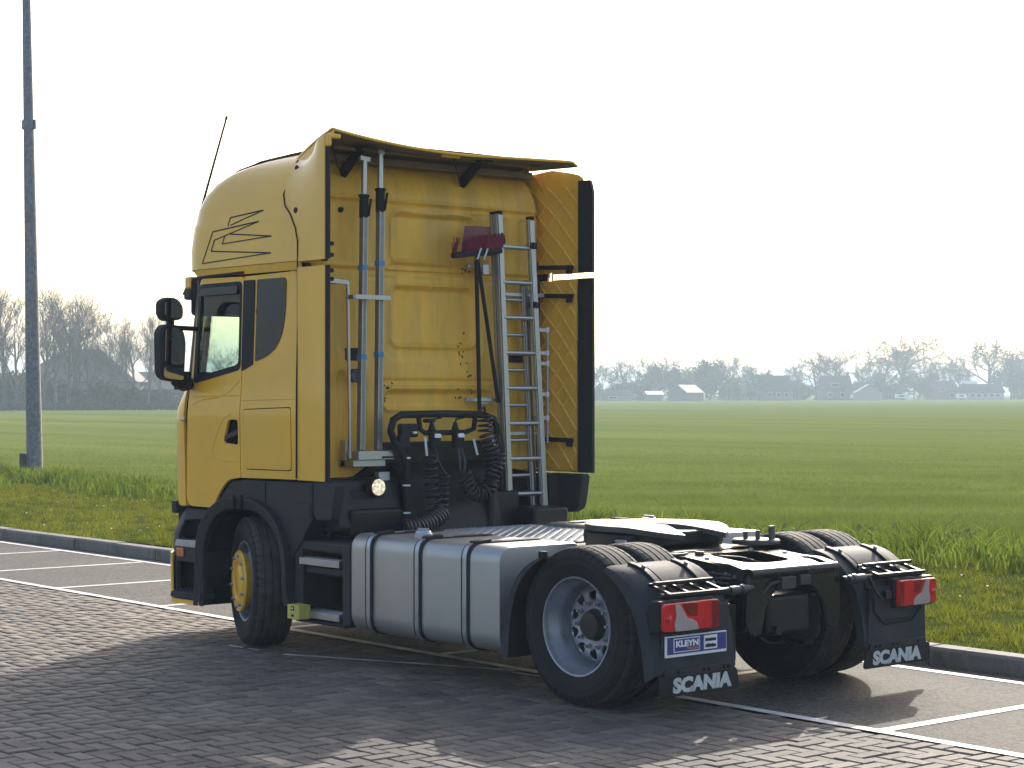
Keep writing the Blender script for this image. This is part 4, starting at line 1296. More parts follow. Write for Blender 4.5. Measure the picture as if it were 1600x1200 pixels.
for sg in (1, -1):
    up = [(2.56, 2.838), (2.915, 2.838), (2.915, 2.98), (2.95, 3.08), (3.03, 3.19), (3.12, 3.26), (3.155, 3.34), (3.16, 3.61), (3.0, 3.63), (2.82, 3.66), (2.70, 3.685), (2.56, 3.72)]
    if sg < 0: up = rpoly(up[:-2] + [(2.70, 3.635), (2.56, 3.60)], [0.01] * 10 + [0.02, 0.08])
    lo = rpoly([(2.56, 1.27), (2.918, 1.27), (2.918, 2.795), (2.56, 2.795)], 0.01)
    for nm, poly in (('upper_side_fairing', up), ('lower_side_fairing', lo)):
        mb = panel(poly, [], lambda x, z: (x, sg * (fair_y(x, z) if z > 2.83 else 1.228 + 0.010 * max(0, (2.75 - x) / 0.2)), z), 0.05)
        if sg > 0: flipf(mb)
        fo = mb.build(nm, [m_yel, m_yel_in], truck, smooth=40, fix=False, solid=0.012)
        fo.modifiers['thickness'].material_offset = 1
        za, zb = (1.28, 2.785) if 'lower' in nm else (2.85, 3.56)
        lin = [(2.605, za), (3.10, za), (3.10, zb), (2.605, zb)] if 'lower' in nm else [(2.605, za), (3.10, za), (3.14, 3.50), (3.10, 3.60), (2.70, 3.60), (2.605, 3.55)]

        def lin_y(x, z):
            t = min(1, max(0, (x - 2.80) / 0.14))
            return (fair_y(x, z) if z > 2.83 else 1.222) * (1 - t) + min(fair_y(x, z), 1.205) * t - 0.018 - 0.024 * t
        mb = panel(lin, [], lambda x, z: (x, sg * lin_y(x, z), z), 0.05)
        ql = mb.build('quilted_lining', m_yel_in, fo, smooth=60)
        mb = MB(); xa, xb = 2.61, 3.09
        for sl in (1, -1):
            for kk in range(-40, 40):
                seg = []
                for t in range(13):
                    x = xa + (xb - xa) * t / 12; z = kk * 0.178 + sl * (x - xa) * 1.15
                    if za < z < (zb - max(0, 2.68 - x) * 0.6): seg.append((x, sg * (lin_y(x, z) - 0.003), z))
                if len(seg) > 1: mb.tube(seg, 0.0095, 4)
        mb.build('quilt_rib', m_yel_in, ql, smooth=0)
        # rubber trailing edge
        z0, z1 = (2.838, 3.70 if sg > 0 else 3.56) if 'upper' in nm else (1.27, 2.795)
        n = 14
        if sg > 0:
            mb = MB(); mb.grid(lambda t, q: (2.556 - 0.035 * q, sg * (1.236 - 0.010 * q * q), z0 + (z1 - z0) * t), [i / n for i in range(n + 1)], [0, .5, 1]); mb.build('rubber_edge', m_rubber, fo, solid=0.014)
            # inner return flange, yellow
        else:
            def rx(t): return 0.03 * max(0, (t - 0.9) / 0.1) if 'upper' in nm else 0.0
            mb = MB(); mb.grid(lambda t, q: (2.59 - (0.135 - rx(t)) * q, sg * (1.222 + 0.03 * q), z0 + (z1 - z0) * t), [i / n for i in range(n + 1)], [0, .35, .7, 1]); mb.build('rubber_edge', m_rubber, fo, solid=0.03)
    # black lower skirt
    mb = MB()
    mb.prism(rpoly([(2.47, 1.262), (3.02, 1.262), (2.95, 0.95), (2.60, 0.96), (2.52, 1.0)] if sg < 0 else [(2.44, 1.262), (2.72, 1.262), (2.72, 1.03), (2.68, 0.99), (2.50, 1.0)], 0.03), 1, sg * 1.14, sg * 1.225)
    mb.build('fairing_skirt', m_plastic, truck, bevel=0.012)
    # stays from cab to fairing
    for z in (2.885, 2.66, 1.525):
        mb = MB(); mb.bar((2.95, sg * 1.10, z + 0.006), (2.62, sg * 1.17, z - 0.004), 0.028, 0.035); mb.cyl((2.98, sg * 1.09, z - 0.03), (2.98, sg * 1.09, z + 0.05), 0.02, n=10); mb.box((2.66, sg * 1.17, z - 0.03), (0.05, 0.03, 0.05)); mb.build('fairing_stay', m_black, truck, bevel=0.004)
    for z in ((2.393, 2.211, 2.128, 1.884, 1.696) if sg < 0 else (2.70, 2.76, 2.87, 2.95)):
        mb = MB()
        if sg < 0:
            mb.box((2.865, -1.06, z), (0.03, 0.14, 0.028)); mb.cyl((2.84, -1.10, z - 0.02), (2.84, -1.10, z + 0.02), 0.014, n=10)
        else:
            mb.box((2.60, 1.185, z), (0.05, 0.05, 0.03)); mb.cyl((2.575, 1.16, z), (2.62, 1.16, z), 0.016, n=8)
        mb.build('hinge_clip', m_white if sg < 0 else m_black, truck, bevel=0.003)
    # bolts in the upper fairing
    for x, z in ((3.08, 3.53), (2.97, 3.21)):
        mb = MB(); y = fair_y(x, z); mb.cyl((x, sg * (y - 0.002), z), (x, sg * (y + 0.006), z), 0.022, n=12); mb.build('fairing_bolt', m_rubber, truck)
# hinge rod on the right, with clips
mb = MB(); mb.tube([(2.84, -1.10, 1.50), (2.84, -1.10, 2.42)], 0.010, 8); mb.build('hinge_rod', m_steel, truck)
# seam of roof and fairing, left
for sg in (1, -1):
    mb = MB(); mb.tube([(x, sg * (fair_y(x, z) + 0.004), z) for x, z in ((2.918, 1.28), (2.918, 1.9), (2.918, 2.4), (2.92, 2.80), (2.92, 2.98), (2.956, 3.08), (3.035, 3.185), (3.125, 3.255), (3.16, 3.34), (3.165, 3.60))], 0.006, 6)
    mb.build('fairing_seam', m_rubber, truck)


def defl(u, v):
    """u across -1..1, v from roof (0) to trailing edge (1)"""
    y = u * (1.02 + 0.19 * v) if u > 0 else u * (0.92 + 0.21 * v)
    x = 3.24 - (0.73 + 0.02 * (1 - abs(u))) * v
    k = abs(u)
    if u > 0: z = 3.695 - 0.027 * v - 0.075 * k ** 3 * (1 - v) ** 2 + v * (0.094 * k * k)
    else: z = 3.695 - 0.027 * v - 0.030 * k ** 3 * (1 - v) + v * 0.038 * k
    if k > 0.93 and u < 0: z -= 0.035 * ((k - 0.93) / 0.07) ** 2 * v
    return (x, y, z)


mb = MB(); mb.grid(defl, [-1 + 2 * i / 40 for i in range(41)], [i / 10 for i in range(11)])
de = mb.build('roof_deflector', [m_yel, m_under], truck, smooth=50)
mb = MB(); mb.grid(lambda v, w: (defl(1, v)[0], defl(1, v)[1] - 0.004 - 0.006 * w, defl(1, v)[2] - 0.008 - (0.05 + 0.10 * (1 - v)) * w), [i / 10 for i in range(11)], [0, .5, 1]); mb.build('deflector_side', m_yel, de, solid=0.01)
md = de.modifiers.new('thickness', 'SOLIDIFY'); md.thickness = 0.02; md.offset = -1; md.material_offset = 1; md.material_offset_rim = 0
# deflector lip notch, brackets, underside beams
mb = MB(); mb.grid(lambda u, v: (2.515 + 0.03 * v, u, 3.672 - 0.03 * v), [0.04 + 0.17 * i / 6 for i in range(7)], [0, 1]); mb.build('lip_notch', m_yel, de, solid=0.012)
for y, k in ((0.80, 1), (-0.32, -1)):
    mb = MB(); mb.prism([(2.98, 3.44), (2.66, 3.665), (2.80, 3.665), (3.02, 3.52)], 1, y - 0.012, y + 0.012); mb.box((2.72, y, 3.655), (0.16, 0.11, 0.02)); mb.box((2.985, y, 3.47), (0.05, 0.06, 0.09)); mb.tube([(2.96, y, 3.47), (2.70, y + 0.28, 3.65)], 0.008, 6)
    mb.build('deflector_bracket', m_black, de, bevel=0.003)
mb = MB(); mb.span(2.90, 2.96, -1.0, 1.05, 3.585, 3.64); mb.span(2.72, 2.755, -0.95, 1.05, 3.645, 3.668); mb.build('deflector_beam', m_under, de, bevel=0.008)
mb = MB(); mb.box((2.52, 1.19, 3.70), (0.05, 0.10, 0.035)); mb.box((2.52, 1.235, 3.67), (0.05, 0.03, 0.09)); mb.build('corner_cap', m_yel, truck, bevel=0.012)

# ------------------------------------------------------------------ mirrors
for sg in (1, -1):
    def mprism(pts, r, x0, x1):
        return MB().prism(rpoly([(sg * a, b) for a, b in pts], r), 0, x0, x1)
    mo = mprism([(1.36, 1.97), (1.56, 2.0), (1.57, 2.36), (1.53, 2.42), (1.38, 2.41), (1.34, 2.3)], 0.07, 4.24, 4.37).build('mirror', m_rubber, truck, bevel=0.03, segs=3)
    mprism([(1.375, 2.10), (1.545, 2.12), (1.55, 2.35), (1.51, 2.395), (1.40, 2.385), (1.365, 2.29)], 0.05, 4.232, 4.241).build('mirror_glass', m_mirror, mo)
    mprism([(1.375, 1.99), (1.545, 2.01), (1.545, 2.10), (1.375, 2.08)], 0.03, 4.232, 4.241).build('mirror_glass', m_mirror, mo)
    w2 = mprism([(1.36, 2.455), (1.52, 2.44), (1.56, 2.49), (1.56, 2.59), (1.51, 2.625), (1.41, 2.62), (1.36, 2.56)], 0.06, 4.25, 4.36).build('wide_angle_mirror', m_rubber, truck, bevel=0.03, segs=3)
    mprism([(1.38, 2.47), (1.51, 2.46), (1.54, 2.50), (1.54, 2.58), (1.50, 2.605), (1.42, 2.60), (1.38, 2.55)], 0.05, 4.242, 4.251).build('mirror_glass', m_mirror, w2)
    mb = MB(); mb.bar((4.32, sg * 1.40, 2.395), (4.34, sg * 1.18, 2.39), 0.05, 0.035); mb.bar((4.31, sg * 1.45, 2.40), (4.31, sg * 1.45, 2.47), 0.05, 0.05); mb.build('mirror_arm', m_rubber, truck, bevel=0.008)
    mb = MB(); mb.tube([(4.32, sg * 1.40, 1.99), (4.36, sg * 1.30, 1.95), (4.40, sg * 1.21, 1.97)], 0.045, 10); mb.box((4.36, sg * 1.31, 1.99), (0.10, 0.10, 0.14)); mb.build('mirror_foot', m_rubber, truck, bevel=0.008)

# ------------------------------------------------------------------ wheels
def tyre_mesh():
    half = [(0.105, 0.283), (0.128, 0.300), (0.143, 0.335), (0.1515, 0.378), (0.1535, 0.384), (0.1515, 0.390), (0.151, 0.415), (0.153, 0.420), (0.150, 0.430), (0.142, 0.455), (0.132, 0.470), (0.118, 0.479), (0.092, 0.4825), (0.090, 0.470), (0.080, 0.470), (0.078, 0.4835), (0.036, 0.4845), (0.034, 0.472), (0.024, 0.472), (0.022, 0.485)]
    prof = half + [(-a, b) for a, b in half[::-1]]
    mb = MB(); nb = 52; n = nb * 4; k = len(prof)
    for j in range(n):
        a = 2 * PI * (j // 4 + (0, 0.07, 0.5, 0.93)[j % 4]) / nb
        cut = (j % 4 == 0)
        for (t, r) in prof:
            rr_ = r
            if cut and abs(t) > 0.09 and r > 0.45: rr_ = r - 0.010
            mb.v.append((rr_ * math.sin(a), t, rr_ * math.cos(a)))
    for j in range(n):
        j2 = (j + 1) % n
        for i in range(k - 1):
            mb.f.append((j * k + i, j2 * k + i, j2 * k + i + 1, j * k + i + 1))
    me = bpy.data.meshes.new('tyre'); me.from_pydata(mb.v, [], mb.f)
    me.materials.append(m_tyre); me.materials.append(m_tread)
    mi = []
    for j in range(n):
        for i in range(k - 1): mi.append(1 if prof[i][1] > 0.469 and prof[i + 1][1] > 0.469 and abs(prof[i][0]) < 0.135 else 0)
    bm = bmesh.new(); bm.from_mesh(me); bm.faces.ensure_lookup_table()
    for f, q in zip(bm.faces, mi): f.material_index = q
    bmesh.ops.recalc_face_normals(bm, faces=bm.faces); bm.to_mesh(me); bm.free()
    me.polygons.foreach_set('use_smooth', [True] * len(me.polygons)); me.set_sharp_from_angle(angle=R(30))
    return me


tyre_me = tyre_mesh()


def circ(cx, cy, r, n=18): return [(cx + r * math.cos(2 * PI * i / n), cy + r * math.sin(2 * PI * i / n)) for i in range(n)]


NUT = []


def nuts(w, rad, y, ph, k=1.0):
    if not NUT:
        mb = MB(); mb.cyl((0, 0, 0), (0, 0.036, 0), 0.017, 0.015, 6); mb.cyl((0, 0.036, 0), (0, 0.06, 0), 0.009, n=8); mb.lathe([(0.001, 0.026), (0.005, 0.026), (0.005, 0.015)], 12)
        o_ = mb.build('wheel_nut', m_steel, w, smooth=30); NUT.append(o_.data); COL.objects.unlink(o_); bpy.data.objects.remove(o_)
    for i in range(10):
        a = 2 * PI * (i + ph) / 10 + .3
        o_ = bpy.data.objects.new('wheel_nut', NUT[0]); o_.location = (rad * math.cos(a), y, rad * math.sin(a)); o_.scale = (k, k * (0.4 if k < 1 else 1), k); o_.parent = w; COL.objects.link(o_)


def rear_wheel(x, y, sg, outer):
    w = empty('rear_wheel', (x, y, 0.483), 0 if sg > 0 else PI); w.parent = truck
    t = bpy.data.objects.new('tyre', tyre_me); t.parent = w; COL.objects.link(t); t.rotation_euler = (0, random.uniform(0, 6), 0)
    mb = MB(); mb.lathe([(0.120, 0.292), (0.130, 0.303), (0.137, 0.300), (0.135, 0.291), (0.118, 0.284), (0.095, 0.281), (0.085, 0.272), (0.055, 0.268), (0.045, 0.258), (0.005, 0.254), (-0.06, 0.250), (-0.10, 0.243), (-0.135, 0.245), (-0.14, 0.25)], 72)
    rim = mb.build('rim', m_rim, w, smooth=40)
    if not outer: 
        mb = MB(); mb.lathe([(-0.12, 0.05), (-0.12, 0.25)], 24); mb.build('wheel_disc', m_black, w); return w
    holes = [circ(0.182 * math.cos(2 * PI * i / 10 + .3), 0.182 * math.sin(2 * PI * i / 10 + .3), 0.033) for i in range(10)]
    mb = panel(circ(0, 0, 0.246, 60), holes + [circ(0, 0, 0.085, 24)], lambda a, b: (a, -0.012 - 0.05 * min(1, max(0, (math.hypot(a, b) - 0.195) / 0.05)) ** 1.5 - 0.018 * min(1, max(0, (0.16 - math.hypot(a, b)) / 0.03)), b), 0.022)
    mb.build('wheel_disc', m_rim, w, smooth=50, solid=0.012, soff=0)
    mb = MB(); mb.lathe([(-0.14, 0.10), (-0.14, 0.24)], 24); mb.build('brake_drum', m_hub, w)
    mb = MB(); mb.lathe([(-0.06, 0.108), (-0.03, 0.108), (-0.02, 0.094), (0.015, 0.088), (0.03, 0.078), (0.035, 0.0)], 28); mb.build('hub', m_hub, w, smooth=35)
    nuts(w, 0.138, -0.036, 0.5)
    return w


for sg in (1, -1):
    rear_wheel(0, sg * 1.05, sg, True); rear_wheel(0, sg * 0.715, sg, False)


def front_wheel(sg):
    w = empty('front_wheel', (3.68, sg * 1.03, 0.483), (0 if sg > 0 else PI) + R(-20)); w.parent = truck
    t = bpy.data.objects.new('tyre', tyre_me); t.parent = w; COL.objects.link(t)
    mb = MB(); mb.lathe([(0.120, 0.292), (0.130, 0.303), (0.137, 0.300), (0.133, 0.288), (0.11, 0.281), (0.075, 0.276), (0.03, 0.268), (0.025, 0.262)], 72); mb.build('rim', m_rim, w, smooth=40)
    holes = [circ(0.238 * math.cos(2 * PI * i / 10), 0.238 * math.sin(2 * PI * i / 10), 0.024, 14) for i in range(10)]
    mb = panel(circ(0, 0, 0.272, 60), holes, lambda a, b: (a, 0.125 - 0.10 * min(1, max(0, (math.hypot(a, b) - 0.195) / 0.077)) ** 0.8, b), 0.025); mb.build('wheel_disc', m_rim, w, smooth=50, solid=0.01, soff=0)
    mb = MB(); mb.lathe([(0.0, 0.0), (0.0, 0.26)], 24); mb.build('brake_drum', m_dark, w)
    mb = MB(); mb.lathe([(0.12, 0.205), (0.168, 0.232), (0.182, 0.224), (0.182, 0.155), (0.168, 0.143), (0.168, 0.125), (0.182, 0.11), (0.187, 0.09), (0.187, 0.0)], 56); cv = mb.build('hub_cover', m_yel, w, smooth=35)
    nuts(w, 0.192, 0.180, 0.2, 0.95)
    return w


front_wheel(1); front_wheel(-1)

# ------------------------------------------------------------------ front lower body, arch, bumper, steps
def arch_pts(k, n=26):
    """arch outline: k=0 inner edge, k=1 outer edge"""
    out = [((4.235, 4.295)[k], 0.26)]
    cx, cz = 3.655, 0.56
    for i in range(n + 1):
        a = R(-4) + (PI + R(8)) * i / n
        rx_, rz = (0.535, 0.47) if k == 0 else (0.625, 0.555)
        e = 0.82
        c, s = math.cos(a), math.sin(a)
        out.append((cx + rx_ * (abs(c) ** e) * (1 if c > 0 else -1), cz + rz * (abs(s) ** e) * (1 if s > 0 else -1)))
    out.append(((3.09, 2.985)[k], 0.36))
    return out


for sg in (1, -1):
    ai, ao = arch_pts(0), arch_pts(1)
    mb = MB(); n = len(ai)
    for q, y in ((ai, 1.235), (ao, 1.262), (ao, 1.16), (ai, 0.80)):
        mb.v += [(a, sg * y, b) for a, b in q]
    for i in range(n - 1):
        mb.f += [(i, i + 1, n + i + 1, n + i), (n + i, n + i + 1, 2 * n + i + 1, 2 * n + i), (i, 3 * n + i, 3 * n + i + 1, i + 1)]
    ar = mb.build('wheel_arch', m_plastic, truck, smooth=45, bevel=0.012)
    for xx in (3.60, 3.70):
        mb = MB(); mb.box((xx, sg * 1.262, 1.085), (0.02, 0.012, 0.10)); mb.build('arch_joint', m_dark, ar)
    # filler panels between cab and arch
    top = [(4.06, 1.005), (3.955, 1.135), (3.835, 1.232), (3.66, 1.248), (2.76, 1.256), (2.76, 0.99), (2.92, 0.80), (3.02, 0.70)]
    mb = MB(); mb.prism(top + [(3.16, 0.95), (3.4, 1.05), (3.66, 1.08), (3.9, 1.02)], 1, sg * 1.05, sg * 1.205); mb.build('arch_panel', m_plastic, truck, smooth=30, bevel=0.01)
    mb = MB(); mb.prism(rpoly([(2.98, 1.10), (2.78, 1.10), (2.78, 1.0), (2.92, 1.0)], 0.02), 1, sg * 1.20, sg * 1.212); mb.build('panel_recess', m_guard, truck, bevel=0.004)
    for xx in (3.36,):
        mb = MB(); mb.box((xx, sg * 1.2075, 1.16), (0.008, 0.004, 0.17)); mb.build('panel_gap', m_dark, truck)
    # bumper corner with steps
    mb = MB(); mb.span(4.20, 4.74, sg * 0.70, sg * 1.12, 0.27, 1.0); mb.build('step_well', m_dark, truck, smooth=0)
    def bump(s, z, off=0.0):
        r = 0.36; xf = 4.90; w = 1.235 + off; xc = xf - r
        if s <= xc: return (s, sg * w, z)
        a = (s - xc) / r
        if a <= PI / 2: return (xc + (r + off) * math.sin(a), sg * (w - r + (r + off) * math.cos(a)), z)
        return (xf + off + 0.06 * (1 - (max(0, w - r - (s - xc - r * PI / 2)) / (w - r)) ** 2), sg * max(0, w - r - (s - xc - r * PI / 2)), z)
    bo = panel([(4.19, 0.27), (6.1, 0.24), (6.1, 1.0), (4.52, 1.0), (4.19, 0.99)], [rpoly([(4.24, 0.34), (4.60, 0.34), (4.60, 0.585), (4.24, 0.585)], 0.03), rpoly([(4.24, 0.755), (4.56, 0.755), (4.56, 0.90), (4.26, 0.93)], 0.03)], lambda s, z: bump(s, z, -0.006 - 0.05 * max(0, (z - 0.8) / 0.2)), 0.06)
    if sg > 0: flipf(bo)
    bo = bo.build('bumper', m_plastic, truck, smooth=40, fix=False, solid=0.03)
    yb = panel(rpoly([(4.625, 0.30), (6.1, 0.26), (6.1, 0.66), (4.66, 0.64)], 0.03), [], lambda s, z: bump(s, z, 0.008), 0.07)
    if sg > 0: flipf(yb)
    yb.build('bumper_shell', m_yel, bo, smooth=40, fix=False, solid=0.012)
    lip = panel([(4.24, 0.262), (5.4, 0.235), (5.4, 0.285), (4.24, 0.292)], [], lambda s, z: bump(s, z, 0.006), 0.05)
    if sg > 0: flipf(lip)
    lip.build('bumper_lip', m_yel, bo, smooth=40, fix=False, solid=0.02)
    mb = MB(); mb.prism(rpoly([(4.21, 0.30), (4.66, 0.30), (4.64, 0.345), (4.21, 0.352)], 0.01), 1, sg * 0.98, sg * 1.245)
    for i in range(7): mb.span(4.25 + i * 0.055, 4.275 + i * 0.055, sg * 1.02, sg * 1.235, 0.345, 0.362)
    mb.build('step', m_guard, bo, bevel=0.006)
    mb = MB(); mb.prism(rpoly([(4.21, 0.70), (4.60, 0.70), (4.58, 0.75), (4.21, 0.76)], 0.01), 1, sg * 0.98, sg * 1.24); mb.build('step', m_steel, bo, bevel=0.008)
    mb = MB(); mb.box((4.52, sg * 1.236, 0.655), (0.10, 0.02, 0.07)); mb.build('indicator_lamp', m_amber, bo, bevel=0.012)
    mb = MB(); mb.box((4.30, sg * 1.18, 0.85), (0.05, 0.03, 0.06)); mb.build('step_bracket', m_plastic, bo, bevel=0.01)
    mb = MB(); mb.box((4.66, sg * 1.19, 1.0), (0.07, 0.05, 0.10)); mb.build('hinge_cover', m_plastic, truck, bevel=0.015)
    # wheel well liner
    mb = MB(); mb.grid(lambda a, y: (3.655 + 0.545 * math.cos(a), y, 0.56 + 0.48 * math.sin(a)), [-0.35 + (PI + 0.7) * i / 24 for i in range(25)], [sg * 0.55, sg * 1.2]); mb.build('wheel_well', m_dark, truck)
    mb = MB(); mb.span(3.0, 4.2, sg * 0.5, sg * 0.55, 0.45, 1.2); mb.build('wheel_well_wall', m_dark, truck, smooth=0)
    # front lower panel behind the bumper so the nose is closed
    # step box behind the front wheel
    mb = MB()
    mb.span(2.30, 2.98, sg * 0.78, sg * 0.84, 0.26, 0.86); mb.span(2.30, 2.40, sg * 0.84, sg * 1.205, 0.27, 0.84); mb.span(2.90, 3.00, sg * 0.84, sg * 1.195, 0.25, 0.80)
    mb.span(2.38, 2.92, sg * 0.84, sg * 1.195, 0.765, 0.84)
    mb.span(2.38, 2.92, sg * 0.84, sg * 1.19, 0.25, 0.285)
    mb.span(2.40, 2.90, sg * 0.86, sg * 1.17, 0.60, 0.66)
    sb = mb.build('step_box', m_plastic, truck, bevel=0.02)
    for z in (0.69, 0.315):
        mb = MB(); mb.prism(rpoly([(2.425, z - 0.022), (2.915, z - 0.022), (2.915, z + 0.028), (2.425, z + 0.028)], 0.008), 1, sg * 1.06, sg * 1.212)
        for i in range(5): mb.span(2.44, 2.90, sg * (1.075 + i * 0.025), sg * (1.083 + i * 0.025), z + 0.027, z + 0.034)
        mb.build('tread', m_alu, sb, bevel=0.004)
mb = MB(); mb.box((2.86, 1.255, 0.335), (0.14, 0.10, 0.105)); mb.prism([(2.785, 0.285), (2.80, 0.285), (2.80, 0.385), (2.785, 0.385)], 1, 1.20, 1.30); bx_ = mb.build('yellow_box', m_yplast, truck, bevel=0.008)
mb = MB(); mb.prism(rpoly([(2.84, 0.345), (2.88, 0.345), (2.88, 0.378), (2.84, 0.378)], .006), 1, 1.303, 1.307); mb.span(2.845, 2.875, 1.303, 1.307, 0.302, 0.318); mb.build('box_marking', m_rubber, bx_, smooth=0)
mb = MB(); mb.cyl((2.86, 1.307, 0.362), (2.86, 1.309, 0.362), 0.009, n=10); mb.build('box_marking', m_white, bx_, smooth=0)
mb = MB(); mb.tube([cab(4.50, 1.685, 1, 0.004), cab(4.445, 1.688, 1, 0.004)], 0.010, 8); mb.build('badge', m_steel, truck)

# ------------------------------------------------------------------ fuel tanks
def sec(inset=0.0):
    return rpoly([(1.235 - inset, 0.25 + inset), (0.56, 0.25 + inset), (0.56, 0.925 - inset), (1.235 - inset, 0.925 - inset)], [0.13, 0.05, 0.05, 0.11], 8)


for sg in (1, -1):
    mb = MB()
    xs = [(0.66, 0.02), (0.662, 0.006), (0.675, 0.0), (2.235, 0.0), (2.248, 0.006), (2.25, 0.02)]
    k = None
    for x, ins in xs:
        q = sec(ins); k = len(q); mb.v += [(x, sg * a, b) for a, b in q]
    for i in range(len(xs) - 1):
        for j in range(k): mb.f.append((i * k + j, i * k + (j + 1) % k, (i + 1) * k + (j + 1) % k, (i + 1) * k + j))
    mb.f.append(tuple(range(k))); mb.f.append(tuple((len(xs) - 1) * k + j for j in range(k)))
    tk = mb.build('fuel_tank', m_tank, truck, smooth=40)
    for x in (2.03, 1.49, 0.99):
        for nm, mt, hw, off in (('strap_liner', m_rubber, 0.040, 0.006), ('strap', m_steel, 0.020, 0.011)):
            q = sec(-off)[:18]; q = sec(-off)
            # strap runs round the outside from the lower inside edge to the top
            path = [p for p in q if p[0] > 0.60]
            path = sorted(path, key=lambda p: math.atan2(p[1] - 0.587, p[0] - 0.9))
            path = [(0.95, 0.25 - off)] + [p for p in path if p[0] > 0.96] + [((0.95 if nm == 'strap' else 0.62), 0.925 + off)]
            mb = MB(); n = len(path)
            for dx in (-hw, hw):
                mb.v += [(x + dx, sg * a, b) for a, b in path]
            mb.f = [(i, i + 1, n + i + 1, n + i) for i in range(n - 1)]
            mb.build(nm, mt, tk, smooth=40, solid=0.006, soff=0)
        mb = MB(); mb.bar((x, sg * 1.04, 0.938), (x, sg * 1.185, 0.928), 0.06, 0.03); mb.build('strap_bracket', m_rubber, tk, bevel=0.008)
        mb = MB(); mb.cyl((x - 0.02, sg * 1.17, 0.285), (x + 0.02, sg * 1.17, 0.285), 0.012, n=8); mb.cyl((x, sg * 1.14, 0.25), (x, sg * 1.20, 0.29), 0.010, n=8); mb.build('strap_bolt', m_steel, tk)
    mb = MB(); mb.lathe([(0.0, 0.062), (0.03, 0.062), (0.035, 0.055), (0.05, 0.05), (0.055, 0.0)], 24, c=(1.66, sg * 1.06, 0.92), axis='Z'); mb.box((1.66, sg * 1.06, 0.975), (0.10, 0.02, 0.02)); mb.build('filler_cap', m_steel, tk, bevel=0.003)

# ------------------------------------------------------------------ chassis
for sg in (1, -1):
    mb = MB(); mb.prism([(4.5, 0.62), (4.5, 0.86), (2.9, 0.86), (-0.10, 0.865), (-0.55, 0.855), (-0.66, 0.83), (-0.66, 0.72), (-0.5, 0.62)], 1, sg * 0.36, sg * 0.43)
    rail = mb.build('frame_rail', m_black, truck, bevel=0.008)
    rb_ = random.Random(3)
    mb = MB()
    for x in (-0.60, -0.52, -0.44, -0.36, -0.28, 0.45, 0.6, 0.75):
        for z in (0.68, 0.78):
            if rb_.random() < 0.85: mb.cyl((x, sg * 0.43, z), (x, sg * 0.446, z), 0.014, n=6)
    mb.build('rail_bolts', m_steel, rail, smooth=0)
# transverse members and axle
mb = MB()
for x in (0.9, 1.6, 2.3): mb.span(x - .05, x + .05, -0.36, 0.36, 0.66, 0.82)
mb.build('cross_member', m_black, truck, bevel=0.01)
mb = MB(); mb.tube([(0, -0.95, 0.483), (0, -0.4, 0.483), (0, -0.22, 0.5), (0, 0.22, 0.5), (0, 0.4, 0.483), (0, 0.95, 0.483)], [0.075, 0.08, 0.15, 0.15, 0.08, 0.075], 16)
mb.lathe([(-0.24, 0.0), (-0.22, 0.10), (-0.15, 0.17), (0.0, 0.20), (0.12, 0.17), (0.3, 0.09), (0.34, 0.0)], 24, c=(0, 0, 0.50), axis='X'); mb.build('rear_axle', m_black, truck)
mb = MB(); mb.cyl((0.3, 0, 0.52), (2.4, 0, 0.66), 0.055, n=14); mb.build('drive_shaft', m_black, truck)
mb = MB(); mb.tube([(3.68, -0.95, 0.45), (3.68, -0.6, 0.36), (3.68, 0.6, 0.36), (3.68, 0.95, 0.45)], 0.06, 10); mb.build('front_axle', m_black, truck)
for sg in (1, -1):
    for x in (-0.38, 0.40):
        mb = MB(); mb.lathe([(0.33, 0.0), (0.33, 0.11), (0.38, 0.13), (0.46, 0.12), (0.50, 0.135), (0.60, 0.125), (0.62, 0.0)], 20, c=(x, sg * 0.42, 0), axis='Z'); mb.build('air_spring', m_rubber, truck)
    mb = MB(); mb.bar((-0.45, sg * 0.42, 0.31), (0.55, sg * 0.42, 0.34), 0.09, 0.05); mb.build('spring_beam', m_black, truck, bevel=0.01)
    mb = MB(); mb.cyl((-0.16, sg * 0.50, 0.36), (-0.28, sg * 0.48, 0.80), 0.035, n=12); mb.build('shock_absorber', m_black, truck)
    mb = MB(); mb.lathe([(-0.16, 0.0), (-0.16, 0.08), (-0.02, 0.085), (0.0, 0.0)], 16, c=(-0.22, sg * 0.62, 0.46), axis='X'); mb.build('brake_chamber', m_black, truck)
# underside masses: engine, gearbox, battery box, air tanks, exhaust box
mb = MB(); mb.prism(rpoly([(2.55, 0.62), (4.3, 0.50), (4.3, 1.30), (2.95, 1.42), (2.7, 1.30)], 0.06), 1, -0.45, 0.45); mb.build('engine', m_black, truck, bevel=0.02)
mb = MB(); mb.prism(rpoly([(1.75, 0.52), (2.6, 0.42), (2.6, 0.85), (1.75, 0.80)], 0.06), 1, -0.24, 0.24); mb.build('gearbox', m_black, truck, bevel=0.02)
mb = MB(); mb.prism([(-1.0, 0.80), (1.0, 0.80), (1.0, 1.27), (0.76, 1.285), (0.62, 1.37), (0.49, 1.53), (-0.64, 1.53), (-0.74, 1.31), (-1.0, 1.27)], 0, 2.86, 2.905); mb.build('engine_bay_shield', m_black, truck, bevel=0.02)
mb = MB(); mb.span(2.60, 2.86, 0.50, 0.98, 0.86, 1.06); mb.span(2.66, 2.86, 0.62, 0.95, 1.06, 1.20); mb.build('air_filter_box', m_black, truck, bevel=0.03)
mb = MB(); mb.span(2.45, 2.9, -0.98, -0.62, 0.55, 1.02); mb.span(2.66, 2.88, -0.66, -0.2, 0.80, 1.15); mb.build('filter_housing', m_black, truck, bevel=0.03)
